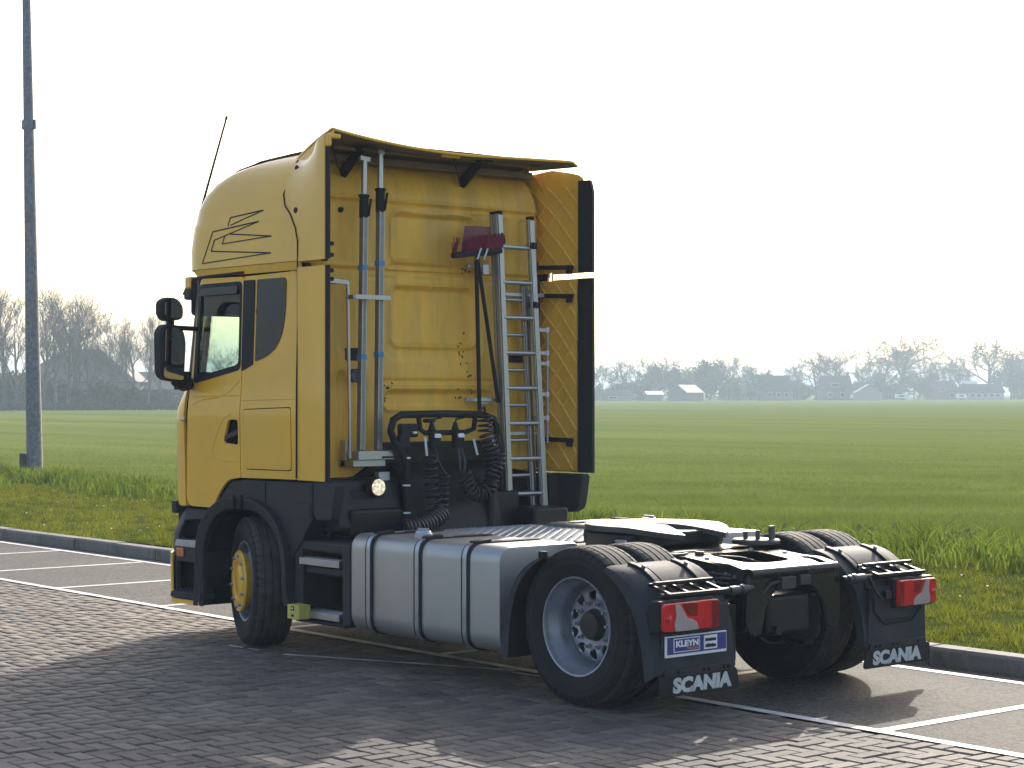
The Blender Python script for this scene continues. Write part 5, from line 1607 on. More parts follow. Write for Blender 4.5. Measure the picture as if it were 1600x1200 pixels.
mb = MB(); mb.prism(rpoly([(2.60, 0.90), (2.85, 0.90), (2.85, 1.28), (2.70, 1.28)], 0.05), 1, 0.48, 1.08); mb.build('battery_cover', m_black, truck, bevel=0.02)
mb = MB(); mb.span(2.70, 2.76, 0.56, 0.66, 1.20, 1.32); mb.cyl((2.72, 0.66, 1.25), (2.68, 0.66, 1.25), 0.022, n=14); mb.build('gauge_bracket', m_steel, truck, bevel=0.005)
mb = MB(); mb.span(0.55, 0.75, 0.46, 0.60, 0.46, 0.74); mb.build('valve_block', m_black, truck, bevel=0.01)
mb = MB(); mb.cyl((0.75, -0.3, 0.58), (0.75, 0.3, 0.58), 0.12, n=20); mb.build('air_tank', m_black, truck, bevel=0.02)
# work lamp behind the cab
mb = MB(); mb.lathe([(0.0, 0.062), (-0.03, 0.075), (-0.06, 0.070), (-0.075, 0.0)], 24, c=(0, 0, 0), axis='X')
mb.v = [(2.60 - a, b + 0.74, c + 1.215) for a, b, c in mb.v]; mb.bar((2.66, 0.74, 1.215), (2.74, 0.74, 1.12), 0.03, 0.03); wl_ = mb.build('work_lamp', m_rubber, truck, smooth=40)
mb = MB(); mb.lathe([(-0.002, 0.060), (-0.016, 0.045), (-0.022, 0.0)], 24, c=(2.598, 0.74, 1.215), axis='X'); mb.build('lamp_lens', m_lamp, wl_, smooth=50)

# chequer plate catwalk: slightly tilted plates with raised bars
cat_ = MB(); cat_.prism(rpoly([(0.98, -0.62), (2.50, -0.62), (2.50, 0.60), (0.98, 0.60)], 0.03), 2, 0.885, 0.893)
cat_.span(0.98, 2.50, 0.585, 0.60, 0.85, 0.893); cat_.span(0.98, 1.0, -0.62, 0.60, 0.85, 0.893)
cw = cat_.build('catwalk', m_alu, truck, smooth=0)
mb = MB()
for i in range(36):
    for j in range(26):
        x = 1.01 + i * 0.0415; y = -0.60 + j * 0.046
        a = PI / 4 if (i + j) % 2 else -PI / 4
        d = Vector((math.cos(a), math.sin(a), 0)) * 0.018; n = Vector((-d.y, d.x, 0)).normalized() * 0.005
        c = Vector((x, y, 0.8935)); up = Vector((0, 0, 0.006))
        mb.add([c - d, c + n, c + d, c - n, c + n * .4 + up, c - n * .4 + up], [(0, 3, 5), (0, 5, 4), (0, 4, 1), (1, 4, 2), (4, 5, 2), (5, 3, 2)])
o = mb.build('tread_bars', m_alu, cw, smooth=0, fix=False); tag(o, kind='stuff')
mb = MB(); mb.prism(rpoly([(1.0, 0.40), (1.35, 0.42), (1.22, 0.72), (1.02, 0.70)], 0.02), 2, 0.905, 0.913); mb.build('catwalk_flap', m_alu, cw, smooth=0)

# fifth wheel coupling with rear slot
fc = (0.52, 0.0)
pl = []
for i in range(48):
    a = PI + R(24) + (2 * PI - R(48)) * i / 47
    pl.append((fc[0] + 0.475 * math.cos(a) * (1.0 if math.cos(a) > -0.2 else 1.08), 0.46 * math.sin(a)))
pl = pl + [(fc[0] - 0.16, 0.055), (fc[0] - 0.06, 0.045), (fc[0] + 0.0, 0.0), (fc[0] - 0.06, -0.045), (fc[0] - 0.16, -0.055)]


def fz(x, y):
    t = max(0, (fc[0] - 0.16 - x) / 0.33)
    return 1.03 - 0.05 * t ** 1.3


mb = panel(pl, [], lambda x, y: (x, y, fz(x, y)), 0.05)
fw_ = mb.build('fifth_wheel', m_fifth, truck, smooth=40, solid=0.035, soff=-1)
mb = MB(); mb.prism(rpoly([(0.20, -0.36), (0.85, -0.38), (0.85, 0.38), (0.20, 0.36)], 0.08), 2, 0.90, 0.998); mb.build('coupling_skirt', m_black, fw_, bevel=0.02)
mb = MB(); mb.span(0.30, 0.75, 0.30, 0.42, 0.862, 0.98); mb.span(0.30, 0.75, -0.42, -0.30, 0.862, 0.98); mb.span(0.05, 1.0, -0.44, 0.44, 0.866, 0.885); mb.build('coupling_pedestal', m_black, fw_, bevel=0.012)
mb = MB(); mb.tube([(0.42, 0.42, 0.935), (0.40, 0.47, 0.94), (0.30, 0.48, 0.945)], 0.010, 8); mb.cyl((0.36, 0.44, 0.93), (0.36, 0.49, 0.93), 0.018, n=8); mb.build('release_handle', m_steel, fw_)
# grease plate and fittings on the rail behind
mb = MB(); mb.lathe([(0.0, 0.16), (0.02, 0.16), (0.03, 0.15), (0.032, 0.0)], 24, c=(0.02, -0.44, 0.905), axis='Z')
for dx, dy, h in ((-.06, .05, .06), (.02, .08, .05), (-.10, -.05, .09), (-.13, .0, .09)): mb.cyl((0.02 + dx, -0.44 + dy, 0.93), (0.02 + dx, -0.44 + dy, 0.935 + h), 0.016, n=8)
mb.build('air_line_bracket', m_fifth, truck, smooth=35)
mb = MB(); mb.span(-0.12, 0.02, 0.36, 0.46, 0.865, 0.89); mb.build('rail_pad', m_black, truck, bevel=0.004)

# rear cross member: glossy pressed plate with a wide opening and a tow jaw
def rc(u, v):
    """u -1..1 across, v 0..1 from opening edge to rear lip then down"""
    y = u * 0.44
    return y


op = rpoly([(-0.10, 0.22), (-0.12, -0.22), (-0.50, -0.22), (-0.54, 0.0), (-0.50, 0.22)], [0.03, 0.03, 0.12, 0.2, 0.12])
mb = panel(rpoly([(0.02, 0.44), (0.02, -0.44), (-0.52, -0.44), (-0.70, -0.40), (-0.70, 0.40), (-0.52, 0.44)], 0.04), [op],
           lambda x, y: (x, y, 0.875 - 0.03 * max(0, min(1, (-0.20 - x) / 0.3)) - 0.05 * max(0, min(1, (-0.50 - x) / 0.2)) ** 1.5 * 1.0), 0.035)
cm = mb.build('rear_cross_member', m_gloss, truck, smooth=50, solid=0.02, soff=-1)
rp2 = rpoly([(-0.42, 0.80), (-0.44, 0.50), (-0.40, 0.42), (-0.30, 0.42), (-0.26, 0.60), (-0.16, 0.70), (0.16, 0.70), (0.26, 0.60), (0.30, 0.42), (0.40, 0.42), (0.44, 0.50), (0.42, 0.80)], 0.05)
mb = MB(); mb.prism(rp2, 0, -0.705, -0.665); mb.build('rear_plate', m_gloss, cm, bevel=0.016, segs=3)
mb = MB(); mb.tube([(-0.69, y, 0.80) for y in (-0.40, 0.0, 0.40)], 0.034, 14); mb.build('rounded_lip', m_gloss, cm)
mb = MB(); mb.box((-0.72, 0.10, 0.735), (0.05, 0.13, 0.075)); mb.box((-0.72, -0.06, 0.745), (0.04, 0.10, 0.06)); mb.tube([(-0.72, 0.16, 0.745), (-0.715, 0.24, 0.735), (-0.70, 0.30, 0.67)], 0.012, 8); mb.build('tow_eye', m_tow, cm, bevel=0.012)
mb = MB(); mb.span(-0.66, -0.30, -0.20, 0.20, 0.40, 0.66); mb.build('silencer_end', m_black, truck, bevel=0.04)
mb = MB(); mb.cyl((-0.42, 0.14, 0.44), (-0.70, 0.14, 0.44), 0.028, n=12); mb.build('drain_pipe', m_black, truck)
mb = MB(); mb.span(-0.64, -0.50, 0.46, 0.66, 0.28, 0.62); mb.span(-0.655, -0.64, 0.50, 0.62, 0.33, 0.55); mb.build('valve_box', m_black, truck, bevel=0.015)
mb = MB()
for a, b in (((-0.30, 0.452, 0.70), (-0.45, 0.452, 0.80)), ((-0.40, 0.452, 0.68), (-0.55, 0.452, 0.80))): mb.tube([a, b], 0.010, 6)
mb.tube([(-0.2, 0.50, 0.8), (-0.3, 0.52, 0.70), (-0.45, 0.50, 0.66), (-0.6, 0.56, 0.66)], 0.010, 6); mb.tube([(-0.1, 0.48, 0.72), (-0.35, 0.55, 0.62), (-0.6, 0.52, 0.60)], 0.012, 6)
mb.build('air_lines', m_steel, truck)

for k, (y, z) in enumerate(((0.46, 0.80), (0.465, 0.765), (0.47, 0.73), (-0.46, 0.80), (-0.465, 0.76))):
    mb = MB(); mb.tube([(2.4 - 0.3 * i, y + 0.008 * math.sin(i * 1.7 + k), z + 0.012 * math.sin(i * 1.1 + k * 2)) for i in range(11)], 0.011, 6); mb.build('cable_loom', m_hose, truck)
for k in range(3):
    y = 0.12 - 0.12 * k
    mb = MB(); mb.tube([(0.98, y, 0.90), (0.90, y + 0.02, 0.925), (0.80, y + 0.05, 0.90), (0.6, y + 0.06, 0.885)], 0.010, 6); mb.build('cable_loom', m_hose, truck)
for x, y in ((-0.06, 0.30), (-0.06, -0.30), (-0.30, 0.36), (-0.30, -0.36), (-0.48, 0.36), (-0.48, -0.36)):
    mb = MB(); z = 0.875 - 0.03 * max(0, min(1, (-0.20 - x) / 0.3)); mb.cyl((x, y, z - 0.002), (x, y, z + 0.012), 0.016, n=6); mb.build('plate_bolt', m_steel, truck)
mb = MB(); mb.box((-0.16, 0.30, 0.80), (0.12, 0.10, 0.10)); mb.cyl((-0.16, 0.28, 0.85), (-0.16, 0.28, 0.90), 0.03, n=12); mb.tube([(-0.16, 0.26, 0.88), (-0.10, 0.10, 0.86), (-0.16, -0.10, 0.84), (-0.3, -0.2, 0.80)], 0.009, 6); mb.build('levelling_valve', m_tow, truck, bevel=0.006)

# ------------------------------------------------------------------ rear mudguards, lights, flaps, sign
def text_obj(txt, name, mat, parent, origin, width, height, bold=0.0, shear=0.0, ex=0.002):
    cu = bpy.data.curves.new('lettering', 'FONT'); cu.body = txt; cu.size = 1.0; cu.extrude = 0.0; cu.offset = bold; cu.shear = shear; cu.resolution_u = 3
    tmp = bpy.data.objects.new('lettering', cu); COL.objects.link(tmp)
    dg = bpy.context.evaluated_depsgraph_get(); dg.update()
    me = bpy.data.meshes.new_from_object(tmp.evaluated_get(dg))
    bpy.data.objects.remove(tmp); bpy.data.curves.remove(cu)
    co = np.array([v.co[:] for v in me.vertices]); lo = co.min(0); hi = co.max(0)
    for v in me.vertices:
        u = (v.co.x - lo[0]) / (hi[0] - lo[0]) * width; w = (v.co.y - lo[1]) / (hi[1] - lo[1]) * height
        v.co = (origin[0], origin[1] - u, origin[2] + w)
    me.materials.clear()
    bm = bmesh.new(); bm.from_mesh(me)
    bmesh.ops.recalc_face_normals(bm, faces=bm.faces)
    bm.to_mesh(me); bm.free()
    return link(name, me, mat, parent, 0, solid=ex, soff=0)


OUT = [(-0.34, 0.872), (-0.45, 0.845), (-0.555, 0.785), (-0.635, 0.71), (-0.69, 0.62), (-0.725, 0.51), (-0.745, 0.40), (-0.755, 0.28)]
INN = [(-0.31, 0.845), (-0.40, 0.79), (-0.48, 0.72), (-0.545, 0.64), (-0.59, 0.55), (-0.62, 0.45), (-0.645, 0.34), (-0.66, 0.22)]
FOUT = [(0.27, 0.885), (0.37, 0.845), (0.47, 0.775), (0.545, 0.68), (0.595, 0.56), (0.625, 0.42), (0.64, 0.23)]
FINN = [(0.25, 0.875), (0.34, 0.825), (0.42, 0.755), (0.485, 0.665), (0.525, 0.55), (0.55, 0.42), (0.565, 0.24)]


def guard(sg, outp, innp, y0, y1, name):
    n = len(outp); mb = MB()
    rows = [(innp, y1 + 0.0), (outp, y1), (outp, y0), (innp, y0)]
    # rounded shoulder between side flange and cover
    cov = [(0.0, y1), (0.012, y1 - 0.03), (0.0, y0)]
    mb.v += [(a, sg * (y1 + 0.006), b) for a, b in innp]
    mb.v += [(a * 0.25 + c * 0.75, sg * (y1 + 0.004), b * 0.25 + d * 0.75) for (a, b), (c, d) in zip(innp, outp)]
    mb.v += [(c, sg * (y1 - 0.035), d) for c, d in outp]
    mb.v += [(c, sg * y0, d) for c, d in outp]
    mb.v += [(a * 0.5 + c * 0.5, sg * y0, b * 0.5 + d * 0.5) for (a, b), (c, d) in zip(innp, outp)]
    for r in range(4):
        for i in range(n - 1): mb.f.append((r * n + i, r * n + i + 1, (r + 1) * n + i + 1, (r + 1) * n + i))
    return mb.build(name, m_guard, truck, smooth=50, solid=0.012, soff=0)


def subd(p, k=3):
    """smooth polyline through points"""
    out = []
    for i in range(len(p) - 1):
        p0 = p[max(i - 1, 0)]; p1 = p[i]; p2 = p[i + 1]; p3 = p[min(i + 2, len(p) - 1)]
        for j in range(k):
            t = j / k
            out.append(tuple(0.5 * ((2 * p1[q]) + (-p0[q] + p2[q]) * t + (2 * p0[q] - 5 * p1[q] + 4 * p2[q] - p3[q]) * t * t + (-p0[q] + 3 * p1[q] - 3 * p2[q] + p3[q]) * t ** 3) for q in (0, 1)))
    out.append(p[-1]); return out


for sg in (1, -1):
    O2, I2 = subd(OUT), subd(INN)
    mg = guard(sg, O2, I2, 0.60, 1.24, 'rear_mudguard')
    guard(sg, subd(FOUT), subd(FINN), 0.60, 1.235, 'front_mudguard')
    mb = MB(); mb.box((0.26, sg * 1.22, 0.90), (0.05, 0.04, 0.05)); mb.build('guard_clip', m_rubber, truck, bevel=0.006)
    # raised centre panel and two straps over the cover
    for ya, yb, lift, mt, nm in ((0.76, 1.02, 0.014, m_guard, 'cover_panel'), (0.69, 0.735, 0.024, m_rubber, 'guard_strap'), (1.045, 1.09, 0.024, m_rubber, 'guard_strap')):
        pth = O2[0 if nm != 'guard_strap' else 0:13]
        mb = MB(); k = len(pth)
        for y in (ya, yb): mb.v += [(a - lift * 0.55, sg * y, b + lift * 0.85) for a, b in pth]
        mb.f = [(i, i + 1, k + i + 1, k + i) for i in range(k - 1)]
        so = mb.build(nm, mt, mg, smooth=50, solid=0.014 + lift * .4, soff=-1, bevel=0.004)
        if nm == 'guard_strap':
            for i in (3, 8):
                a, b = pth[i]; yy = (ya + yb) / 2
                mb = MB(); mb.cyl((a - 0.01, sg * yy, b + 0.02), (a - 0.022, sg * yy, b + 0.036), 0.013, n=8); mb.build('strap_bolt', m_steel, so)
    # lamp carrier tray
    mb = MB()
    for y in (0.72, 0.86, 1.0, 1.15): mb.bar((-0.60, sg * y, 0.775), (-0.775, sg * y, 0.73), 0.022, 0.022)
    mb.bar((-0.665, sg * 0.70, 0.79), (-0.665, sg * 1.18, 0.79), 0.03, 0.022); mb.bar((-0.775, sg * 0.70, 0.732), (-0.775, sg * 1.18, 0.732), 0.03, 0.022); mb.bar((-0.62, sg * 0.70, 0.78), (-0.62, sg * 1.18, 0.78), 0.02, 0.02)
    mb.cyl((-0.73, sg * 0.42, 0.72), (-0.73, sg * 1.2, 0.72), 0.022, n=12)
    lc = mb.build('lamp_carrier', m_black, truck, bevel=0.005)
    mb = MB(); mb.cyl((-0.735, sg * 0.46, 0.72), (-0.735, sg * 0.62, 0.72), 0.027, n=12); mb.cyl((-0.735, sg * 0.50, 0.72), (-0.735, sg * 0.53, 0.72), 0.033, n=12); mb.build('carrier_pipe', m_tow, lc)
    # tail light: housing, red body, clear swoosh, deep red end
    y0, y1 = (0.795, 1.275) if sg > 0 else (0.845, 1.255)
    mb = MB(); mb.span(-0.80, -0.72, sg * y0, sg * y1, 0.515, 0.705); tl = mb.build('tail_light', m_rubber, truck, bevel=0.015)
    W = y1 - y0
    def ly(t): return sg * (y1 - t * W)
    mb = MB(); mb.prism(rpoly([(ly(0.03), 0.53), (ly(0.97), 0.525), (ly(0.97), 0.695), (ly(0.03), 0.69)], 0.02), 0, -0.828, -0.798); mb.build('red_lens', m_red_l, tl, bevel=0.008)
    mb = MB(); mb.prism(rpoly([(ly(0.22), 0.528), (ly(0.62), 0.528), (ly(0.585), 0.572), (ly(0.50), 0.592), (ly(0.42), 0.60), (ly(0.30), 0.682), (ly(0.215), 0.682), (ly(0.235), 0.61), (ly(0.20), 0.57)], 0.012), 0, -0.834, -0.822); mb.build('clear_lens', m_clear, tl, bevel=0.004)
    mb = MB(); mb.prism(rpoly([(ly(0.85), 0.53), (ly(0.965), 0.53), (ly(0.965), 0.69), (ly(0.85), 0.69)], 0.012), 0, -0.833, -0.822); mb.build('deep_red_lens', m_red_d, tl, bevel=0.004)
    mb = MB(); mb.prism(rpoly([(ly(0.34), 0.688), (ly(0.60), 0.688), (ly(0.60), 0.606), (ly(0.46), 0.61)], 0.012), 0, -0.832, -0.822); mb.build('deep_red_lens', m_red_d, tl, bevel=0.004)
    mb = MB(); mb.lathe([(0.0, 0.022), (-0.008, 0.018), (-0.012, 0.0)], 16, c=(-0.828, ly(0.12), 0.605), axis='X'); mb.build('reflector', m_red_l, tl)
    # rear face plate under the light, flap carrier and mud flap
    mb = MB(); mb.prism([(sg * 0.62, 0.28), (sg * 1.215, 0.28), (sg * 1.20, 0.66), (sg * 0.66, 0.66)], 0, -0.765, -0.745); mb.build('guard_back_plate', m_guard, mg, bevel=0.008)
    if sg < 0:
        mb = MB(); mb.tube([(-0.772, -0.66, 0.66), (-0.772, -0.68, 0.50), (-0.772, -0.78, 0.42), (-0.772, -1.05, 0.42), (-0.772, -1.15, 0.50)], 0.007, 6)
        mb.tube([(-0.772, -0.80, 0.445), (-0.772, -1.04, 0.445)], 0.005, 6); mb.build('panel_rib', m_rubber, mg)
        mb = MB(); mb.tube([(-0.78, -0.80, 0.60), (-0.78, -0.74, 0.585), (-0.77, -0.70, 0.62), (-0.75, -0.66, 0.72)], 0.010, 8); mb.box((-0.785, -0.79, 0.605), (0.03, 0.06, 0.05)); mb.build('light_cable', m_hose, tl, bevel=0.004)
    mb = MB(); mb.prism(rpoly([(sg * 0.62, 0.262), (sg * 1.20, 0.262), (sg * 1.19, 0.305), (sg * 0.63, 0.305)], 0.008), 0, -0.782, -0.766); fcx = mb.build('flap_strip', m_plastic, mg, bevel=0.004)
    mb = MB()
    for y in (0.68, 0.72, 0.85, 0.89, 1.10): mb.cyl((-0.783, sg * y, 0.284), (-0.788, sg * y, 0.284), 0.010, n=10)
    mb.build('strip_bolts', m_dark, fcx, smooth=0)
    mb = MB(); mb.prism(rpoly([(sg * 0.57, 0.145), (sg * 1.235, 0.145), (sg * 1.245, 0.27), (sg * 0.60, 0.275)], 0.03), 0, -0.775, -0.762); fl = mb.build('mud_flap', m_rubber, truck, bevel=0.004)
    text_obj('SCANIA', 'lettering', m_letter, fl, (-0.779, 1.14 if sg > 0 else -0.655, 0.163), 0.49, 0.092, bold=0.06, shear=0.06)
# dealer sign under the left light
mb = MB(); mb.prism([(1.20, 0.375), (0.70, 0.375), (0.70, 0.497), (1.20, 0.497)], 0, -0.786, -0.770); sgn = mb.build('dealer_sign', m_white, truck, bevel=0.002)
mb = MB(); mb.prism([(1.193, 0.392), (0.707, 0.392), (0.707, 0.490), (1.193, 0.490)], 0, -0.789, -0.7855); mb.build('sign_field', m_blue, sgn, smooth=0)
mb = MB(); mb.prism([(1.145, 0.402), (0.93, 0.402), (0.93, 0.482), (1.145, 0.482)], 0, -0.791, -0.7885); mb.build('sign_border', m_white, sgn, smooth=0)
mb = MB(); mb.prism([(1.139, 0.407), (0.936, 0.407), (0.936, 0.477), (1.139, 0.477)], 0, -0.793, -0.7905); mb.build('sign_field', m_blue, sgn, smooth=0)
text_obj('KLEYN', 'lettering', m_white, sgn, (-0.7945, 1.130, 0.432), 0.185, 0.037, bold=0.05, ex=0.001)
text_obj('TRUCKS', 'lettering', m_orange, sgn, (-0.7945, 1.040, 0.413), 0.095, 0.013, bold=0.03, ex=0.001)
mb = MB(); mb.prism([(0.895, 0.402), (0.785, 0.402), (0.785, 0.482), (0.895, 0.482)], 0, -0.791, -0.7885); stk = mb.build('sticker', m_white, sgn, smooth=0)
mb = MB(); rs_ = random.Random(9)
for z0, h in ((0.448, 0.020), (0.412, 0.022)):
    y = 0.886
    while y > 0.797:
        w = rs_.uniform(0.006, 0.012); mb.span(-0.7935, -0.7915, y - w, y, z0, z0 + h * rs_.uniform(0.75, 1)); y -= w + 0.003
mb.build('sticker_print', m_dark, stk, smooth=0)

# ------------------------------------------------------------------ air line rack and coiled hoses behind the cab
mb = MB()
mb.tube([(2.62, 0.47, 0.86), (2.62, 0.47, 1.36), (2.62, 0.50, 1.44), (2.62, 0.58, 1.54), (2.62, 0.615, 1.62), (2.62, 0.59, 1.70), (2.62, 0.52, 1.735), (2.62, 0.10, 1.74), (2.62, -0.26, 1.73), (2.62, -0.36, 1.70), (2.62, -0.39, 1.62), (2.62, -0.38, 1.50), (2.62, -0.33, 1.42), (2.62, -0.33, 0.86)], 0.027, 12)
mb.tube([(2.62, 0.36, 1.735), (2.62, 0.345, 1.63), (2.62, 0.30, 1.60), (2.62, -0.08, 1.60), (2.62, -0.165, 1.625), (2.62, -0.18, 1.73)], 0.020, 10)
mb.tube([(2.66, 0.43, 0.90), (2.66, 0.43, 1.38), (2.68, 0.50, 1.50)], 0.022, 10)
hr = mb.build('hose_rack', m_rubber, truck, smooth=40)
mb = MB(); mb.box((2.63, 0.45, 1.62), (0.06, 0.16, 0.10)); mb.box((2.62, 0.50, 1.54), (0.05, 0.10, 0.10)); mb.box((2.62, 0.26, 1.69), (0.05, 0.10, 0.03)); mb.build('connector_block', m_rubber, hr, bevel=0.02)
for y in (0.24, 0.02):
    mb = MB(); mb.box((2.58, y, 1.545), (0.06, 0.075, 0.11)); mb.cyl((2.60, y + .01, 1.62), (2.60, y + .01, 1.68), 0.03, 0.012, 10); mb.tube([(2.60, y + .01, 1.67), (2.60, y + .0, 1.70), (2.62, y - 0.09, 1.71), (2.64, y - 0.11, 1.74)], 0.008, 6); cp = mb.build('coupling_head', m_rubber, hr, bevel=0.012)
    mb = MB(); mb.prism(rpoly([(y - 0.028, 1.565), (y + 0.028, 1.565), (y + 0.026, 1.595), (y - 0.026, 1.595)], 0.01), 0, 2.535, 2.549); mb.build('coupling_label', m_white, cp)
mb = MB()
for y0, z0, y1, z1 in ((0.33, 1.57, 0.315, 1.43), (-0.13, 1.55, -0.165, 1.43), (-0.31, 1.58, -0.33, 1.50)): mb.tube([(2.58, y0, z0), (2.575, y1, z1)], 0.009, 8)
mb.box((2.585, 0.42, 1.605), (0.02, 0.03, 0.015)); mb.box((2.585, -0.27, 1.61), (0.02, 0.025, 0.018))
for z in (1.42, 1.22, 1.02): mb.lathe([(z - .006, 0.030), (z + .006, 0.030)], 14, c=(2.62, 0.47, 0), axis='Z')
mb.build('hose_clips', m_white, hr)


def coil(path, turns, rad, thick, name):
    path = [Vector(p) for p in path]
    L_ = [0]
    for i in range(1, len(path)): L_.append(L_[-1] + (path[i] - path[i - 1]).length)
    n = int(turns * 12); pts = []
    for i in range(n + 1):
        s = L_[-1] * i / n
        k = max(1, min(len(path) - 1, next(q for q in range(1, len(L_)) if L_[q] >= s - 1e-9)))
        t = (s - L_[k - 1]) / (L_[k] - L_[k - 1]); c = path[k - 1].lerp(path[k], t); d = (path[k] - path[k - 1]).normalized()
        u = Vector((1, 0, 0)); u = (u - d * u.dot(d)).normalized(); w = d.cross(u); a = 2 * PI * turns * i / n
        pts.append(c + u * rad * math.cos(a) + w * rad * math.sin(a))
    mb = MB(); mb.tube(pts, thick, 6); return mb.build(name, m_hose, truck, smooth=50)


coil([(2.54, 0.31, 1.46), (2.54, 0.31, 1.30), (2.54, 0.28, 1.12), (2.54, 0.24, 0.94)], 11, 0.048, 0.008, 'coiled_hose')
coil([(2.53, 0.20, 1.30), (2.53, 0.21, 1.15), (2.53, 0.22, 0.93)], 9, 0.048, 0.008, 'coiled_hose')
coil([(2.52, 0.02, 1.31), (2.52, -0.02, 1.22), (2.52, -0.08, 1.15), (2.52, -0.15, 1.13), (2.52, -0.21, 1.15), (2.52, -0.25, 1.22), (2.52, -0.28, 1.35), (2.52, -0.25, 1.48), (2.52, -0.20, 1.60), (2.52, -0.19, 1.72)], 25, 0.055, 0.008, 'coiled_hose')
coil([(2.50, -0.24, 1.26), (2.50, -0.30, 1.36), (2.50, -0.32, 1.45)], 6, 0.05, 0.010, 'coiled_hose')
coil([(2.46, 0.62, 0.92), (2.44, 0.50, 0.93), (2.44, 0.36, 0.97), (2.46, 0.26, 1.02)], 13, 0.06, 0.011, 'coiled_hose')
mb = MB(); mb.tube([(2.58, 0.235, 1.50), (2.56, 0.225, 1.40), (2.54, 0.20, 1.33), (2.53, 0.17, 1.29)], 0.009, 6); mb.tube([(2.57, 0.03, 1.50), (2.54, 0.035, 1.40), (2.53, 0.04, 1.33)], 0.009, 6); mb.tube([(2.57, 0.0, 1.50), (2.53, -0.01, 1.38), (2.53, 0.0, 1.30)], 0.009, 6)
mb.tube([(2.62, -0.30, 1.74), (2.56, -0.36, 1.66), (2.55, -0.39, 1.54), (2.56, -0.40, 1.45), (2.58, -0.36, 1.30)], 0.010, 6); mb.tube([(2.60, -0.26, 1.72), (2.56, -0.22, 1.79), (2.58, -0.17, 1.75)], 0.009, 6)
mb.build('loose_hose', m_hose, truck)

# ------------------------------------------------------------------ holder of the load bars
mb = MB()
mb.span(2.66, 2.80, 0.55, 0.87, 1.41, 1.475); mb.span(2.70, 2.90, 0.60, 0.89, 1.36, 1.41); mb.span(2.80, 2.86, 0.85, 0.89, 1.36, 1.55)
hd = mb.build('pole_tray', m_alu, truck, bevel=0.005)
mb = MB(); mb.span(2.655, 2.66, 0.56, 0.66, 1.42, 1.435); mb.build('tray_slot', m_dark, hd, smooth=0)
mb = MB(); mb.tube([(2.72, 0.905, 1.42), (2.72, 0.925, 2.70)], 0.013, 8); mb.bar((2.72, 0.93, 2.69), (2.90, 1.0, 2.70), 0.03, 0.03); mb.bar((2.72, 0.93, 2.69), (2.72, 1.12, 2.70), 0.03, 0.035); mb.build('pole_upright', m_alu, truck, bevel=0.003)
mb = MB(); mb.bar((2.645, 0.92, 2.585), (2.645, 0.60, 2.585), 0.02, 0.035); mb.bar((2.72, 0.92, 2.585), (2.645, 0.92, 2.585), 0.02, 0.03); mb.build('pole_clamp', m_alu, truck, bevel=0.003)
mb = MB(); mb.bar((2.74, 0.88, 2.02), (2.90, 0.74, 2.02), 0.03, 0.05); mb.box((2.76, 0.82, 2.02), (0.05, 0.09, 0.10)); mb.build('pole_strap', m_dark_steel, truck, bevel=0.01)
mb = MB(); mb.bar((2.79, -0.22, 1.845), (2.79, -0.52, 1.84), 0.03, 0.03); mb.box((2.82, -0.42, 1.835), (0.05, 0.10, 0.06)); mb.build('tool_holder', m_steel, truck, bevel=0.004)
mb = MB(); mb.bar((2.79, -0.24, 2.86), (2.79, -0.46, 2.865), 0.03, 0.03); mb.box((2.78, -0.40, 2.84), (0.05, 0.06, 0.08)); mb.build('tool_holder', m_steel, truck, bevel=0.004)
for z in (2.66, 1.80, 1.58):
    mb = MB(); mb.bar((2.80, -0.62, z), (2.80, -1.02, z), 0.03, 0.03); mb.bar((2.80, -0.95, z), (2.92, -0.95, z), 0.03, 0.03); mb.build('ladder_bracket', m_steel, truck, bevel=0.004)
mb = MB(); mb.tube([(2.80, -0.90, 1.44), (2.80, -0.86, 2.70)], 0.015, 8); mb.build('ladder_guide', m_alu, truck)


# ================================================================== THINGS CARRIED ON THE TRUCK
def load_bar(y0, y1, z0, z1, x0, x1, label, hook):
    base = Vector((x0, y0, z0)); top = Vector((x1, y1, z1))
    root = empty('load_bar', base); tag(root, label, 'load bar', 'aluminium load bars strapped behind the cab')
    d = top - base
    def pt(t): return d * t
    mb = MB(); mb.bar(pt(0), pt(0.80), 0.052, 0.045, up=(0, 1, 0)); mb.build('outer_tube', m_galv2, root, bevel=0.008)
    for off in (-0.018, 0.018):
        mb = MB(); mb.bar(pt(0.0) + Vector((-0.024, off, 0)), pt(0.80) + Vector((-0.024, off, 0)), 0.006, 0.006, up=(0, 1, 0)); mb.build('tube_rib', m_alu, root)
    mb = MB(); mb.tube([pt(0.795), pt(0.87)], 0.034, 12); mb.tube([pt(0.865), pt(0.875)], 0.042, 12); mb.bar(pt(0.80) + Vector((-0.03, -0.02, 0)), pt(0.86) + Vector((-0.045, -0.03, 0.0)), 0.014, 0.02); mb.build('locking_lever', m_rubber, root, bevel=0.006)
    mb = MB(); mb.tube([pt(0.87), pt(0.99)], 0.022, 12); mb.build('inner_tube', m_alu, root)
    mb = MB(); mb.bar(pt(1.0) + Vector((0.0, hook, 0)), pt(1.0) + Vector((0, -hook, -0.01)), 0.04, 0.03, up=(1, 0, 0)); mb.build('end_foot', m_alu if hook < 0.07 else m_steel, root, bevel=0.006)
    for t in ((0.70, 0.295) if hook > 0.06 else (0.615, 0.31)):
        mb = MB(); mb.bar(pt(t), pt(t + 0.018), 0.056, 0.05, up=(0, 1, 0)); mb.build('tape_band', m_bluetape, root)
    return root


